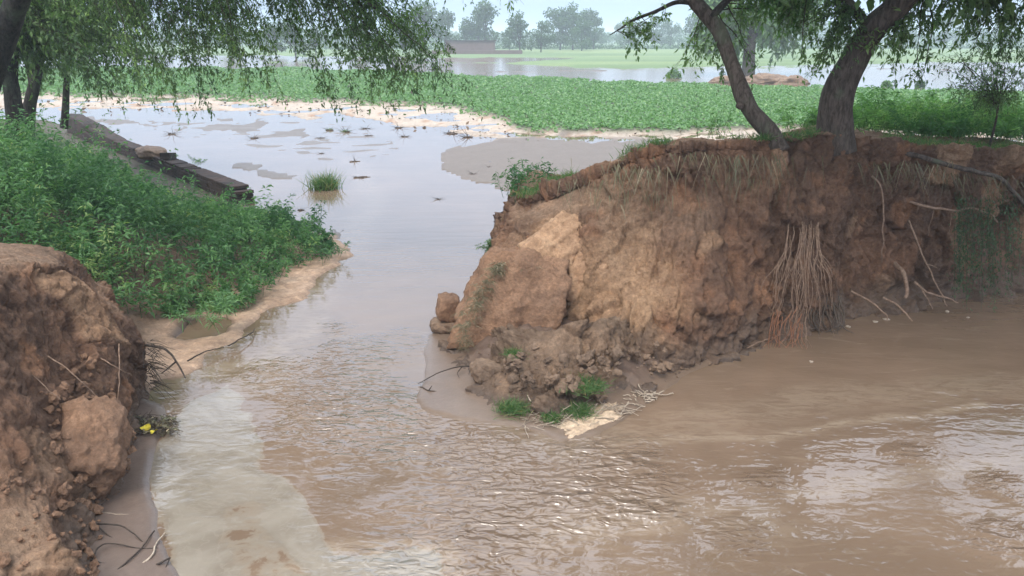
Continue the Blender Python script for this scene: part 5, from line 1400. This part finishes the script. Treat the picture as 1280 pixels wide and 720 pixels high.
# debris raft with yellow leaves
t = thing('debris_pile', g_(185, 532, .05), 'dark heap of leaves and twigs under the near left bank', 'debris')
mb = MB(); n_ = 260
b_ = np.array([g_(rng.uniform(135, 222), rng.uniform(519, 542), .03 + .05 * rng.random()) for _ in range(n_)])
d = nrm(np.concatenate([rng.normal(size=(n_, 2)), rng.uniform(-.1, .3, (n_, 1))], 1)); P_ = b_[:, None] + d[:, None] * tt[None, :, None] * rng.uniform(.03, .12, n_)[:, None, None]
mb.add(*tubes(P_, .003 * np.ones((n_, K)), 3)); mb.obj('twigs', M['twig'], t)
mb = MB(); b_ = np.array([g_(rng.uniform(140, 218), rng.uniform(520, 540), .03 + .05 * rng.random()) for _ in range(260)])
v, q = leaves(b_, rng.normal(size=b_.shape) * np.array([1, 1, .3]), .06, .03); mb.add(v, q, tone=np.repeat(rng.random(260), 4)); mb.obj('dead_leaves', M['drygrass'], t, smooth=False)
for (px, py, s_, lb) in ((150, 528, .035, 'yellow leaf, leftmost on the dark debris heap'), (159, 524, .03, 'yellow leaf touching the leftmost one on the debris heap'), (182, 534, .04, 'broad yellow leaf in the middle of the debris heap'), (192, 539, .028, 'small pale yellow leaf, rightmost on the debris heap')):
    q0 = np.array(gp(px, py, .09)); a_ = rng.uniform(0, 6)
    th = np.linspace(0, 2 * math.pi, 15)[:-1]; rad = s_ * (1 + .18 * np.cos(3 * th + a_)) * np.array([1.0])
    rim = np.stack([np.cos(th) * rad * 1.2, np.sin(th) * rad, .012 * np.sin(2 * th + a_) + .3 * s_ * np.sin(th)], 1) @ rotm(0, 0, a_).T
    V = np.concatenate([[[0, 0, -.008]], rim]) + q0
    V2 = V + np.array([0, 0, .003]); n14 = 14
    tr = [[0, 1 + i, 1 + (i + 1) % n14] for i in range(n14)]; tr2 = [[15, 16 + (i + 1) % n14, 16 + i] for i in range(n14)]
    rim_q = [[1 + i, 1 + (i + 1) % n14, 16 + (i + 1) % n14, 16 + i] for i in range(n14)]
    o = MB().add(np.concatenate([V, V2]), rim_q, tr + tr2).obj('yellow_leaf', M['yellow'], origin=tuple(float(x) for x in q0)); meta(o, lb, 'leaf', 'yellow leaves')
# pale driftwood bits right of the silt raft
t = thing('driftwood_bits', g_(812, 495), 'cluster of pale bleached twigs floating right of the silt raft', 'twigs')
mb = MB(); n_ = 46
b_ = np.array([g_(rng.normal(810, 9), rng.normal(494, 3.5), .01 + .03 * rng.random()) for _ in range(n_)])
d = nrm(np.concatenate([rng.normal(size=(n_, 2)), rng.uniform(-.1, .3, (n_, 1))], 1)); P_ = b_[:, None] + d[:, None] * tt[None, :, None] * rng.uniform(.04, .12, n_)[:, None, None] + rng.normal(size=(n_, K, 3)) * .004
mb.add(*tubes(P_, .006 * np.ones((n_, K)), 4)); mb.obj('twigs', M['pale_twig'], t)
t = thing('straw_litter', g_(690, 522), 'pale straw and bleached stems along the edge of the grassy toe', 'twigs')
mb = MB(); n_ = 150
b_ = np.array([g_(rng.uniform(655, 790), 0, 0) * 0 + G(*(lambda a: (a, 520 - .12 * (a - 700) + rng.normal() * 5))(rng.uniform(655, 790)), .03) for _ in range(n_)])
d = nrm(np.concatenate([rng.normal(size=(n_, 2)), rng.uniform(-.1, .3, (n_, 1))], 1)); P_ = b_[:, None] + d[:, None] * tt[None, :, None] * rng.uniform(.04, .2, n_)[:, None, None] + rng.normal(size=(n_, K, 3)) * .005
mb.add(*tubes(P_, .0035 * np.ones((n_, K)), 3)); mb.obj('straws', M['pale_twig'], t)

# ------------------------------------------------------------------ haze
hz = MB(); box(hz, -6400, 6400, -60, 1650, -1.5, 20)
m, nt, _, _ = mat('haze_air'); vol = nt.nodes.new('ShaderNodeVolumePrincipled')
vol.inputs['Color'].default_value = (.80, .91, 1.0, 1); vol.inputs['Density'].default_value = .0012; vol.inputs['Anisotropy'].default_value = .0
oo = nt.nodes.new('ShaderNodeOutputMaterial'); nt.links.new(vol.outputs[0], oo.inputs['Volume'])
meta(hz.obj('haze', m, smooth=False), 'pale blue haze over the far fields', None, kind='stuff')
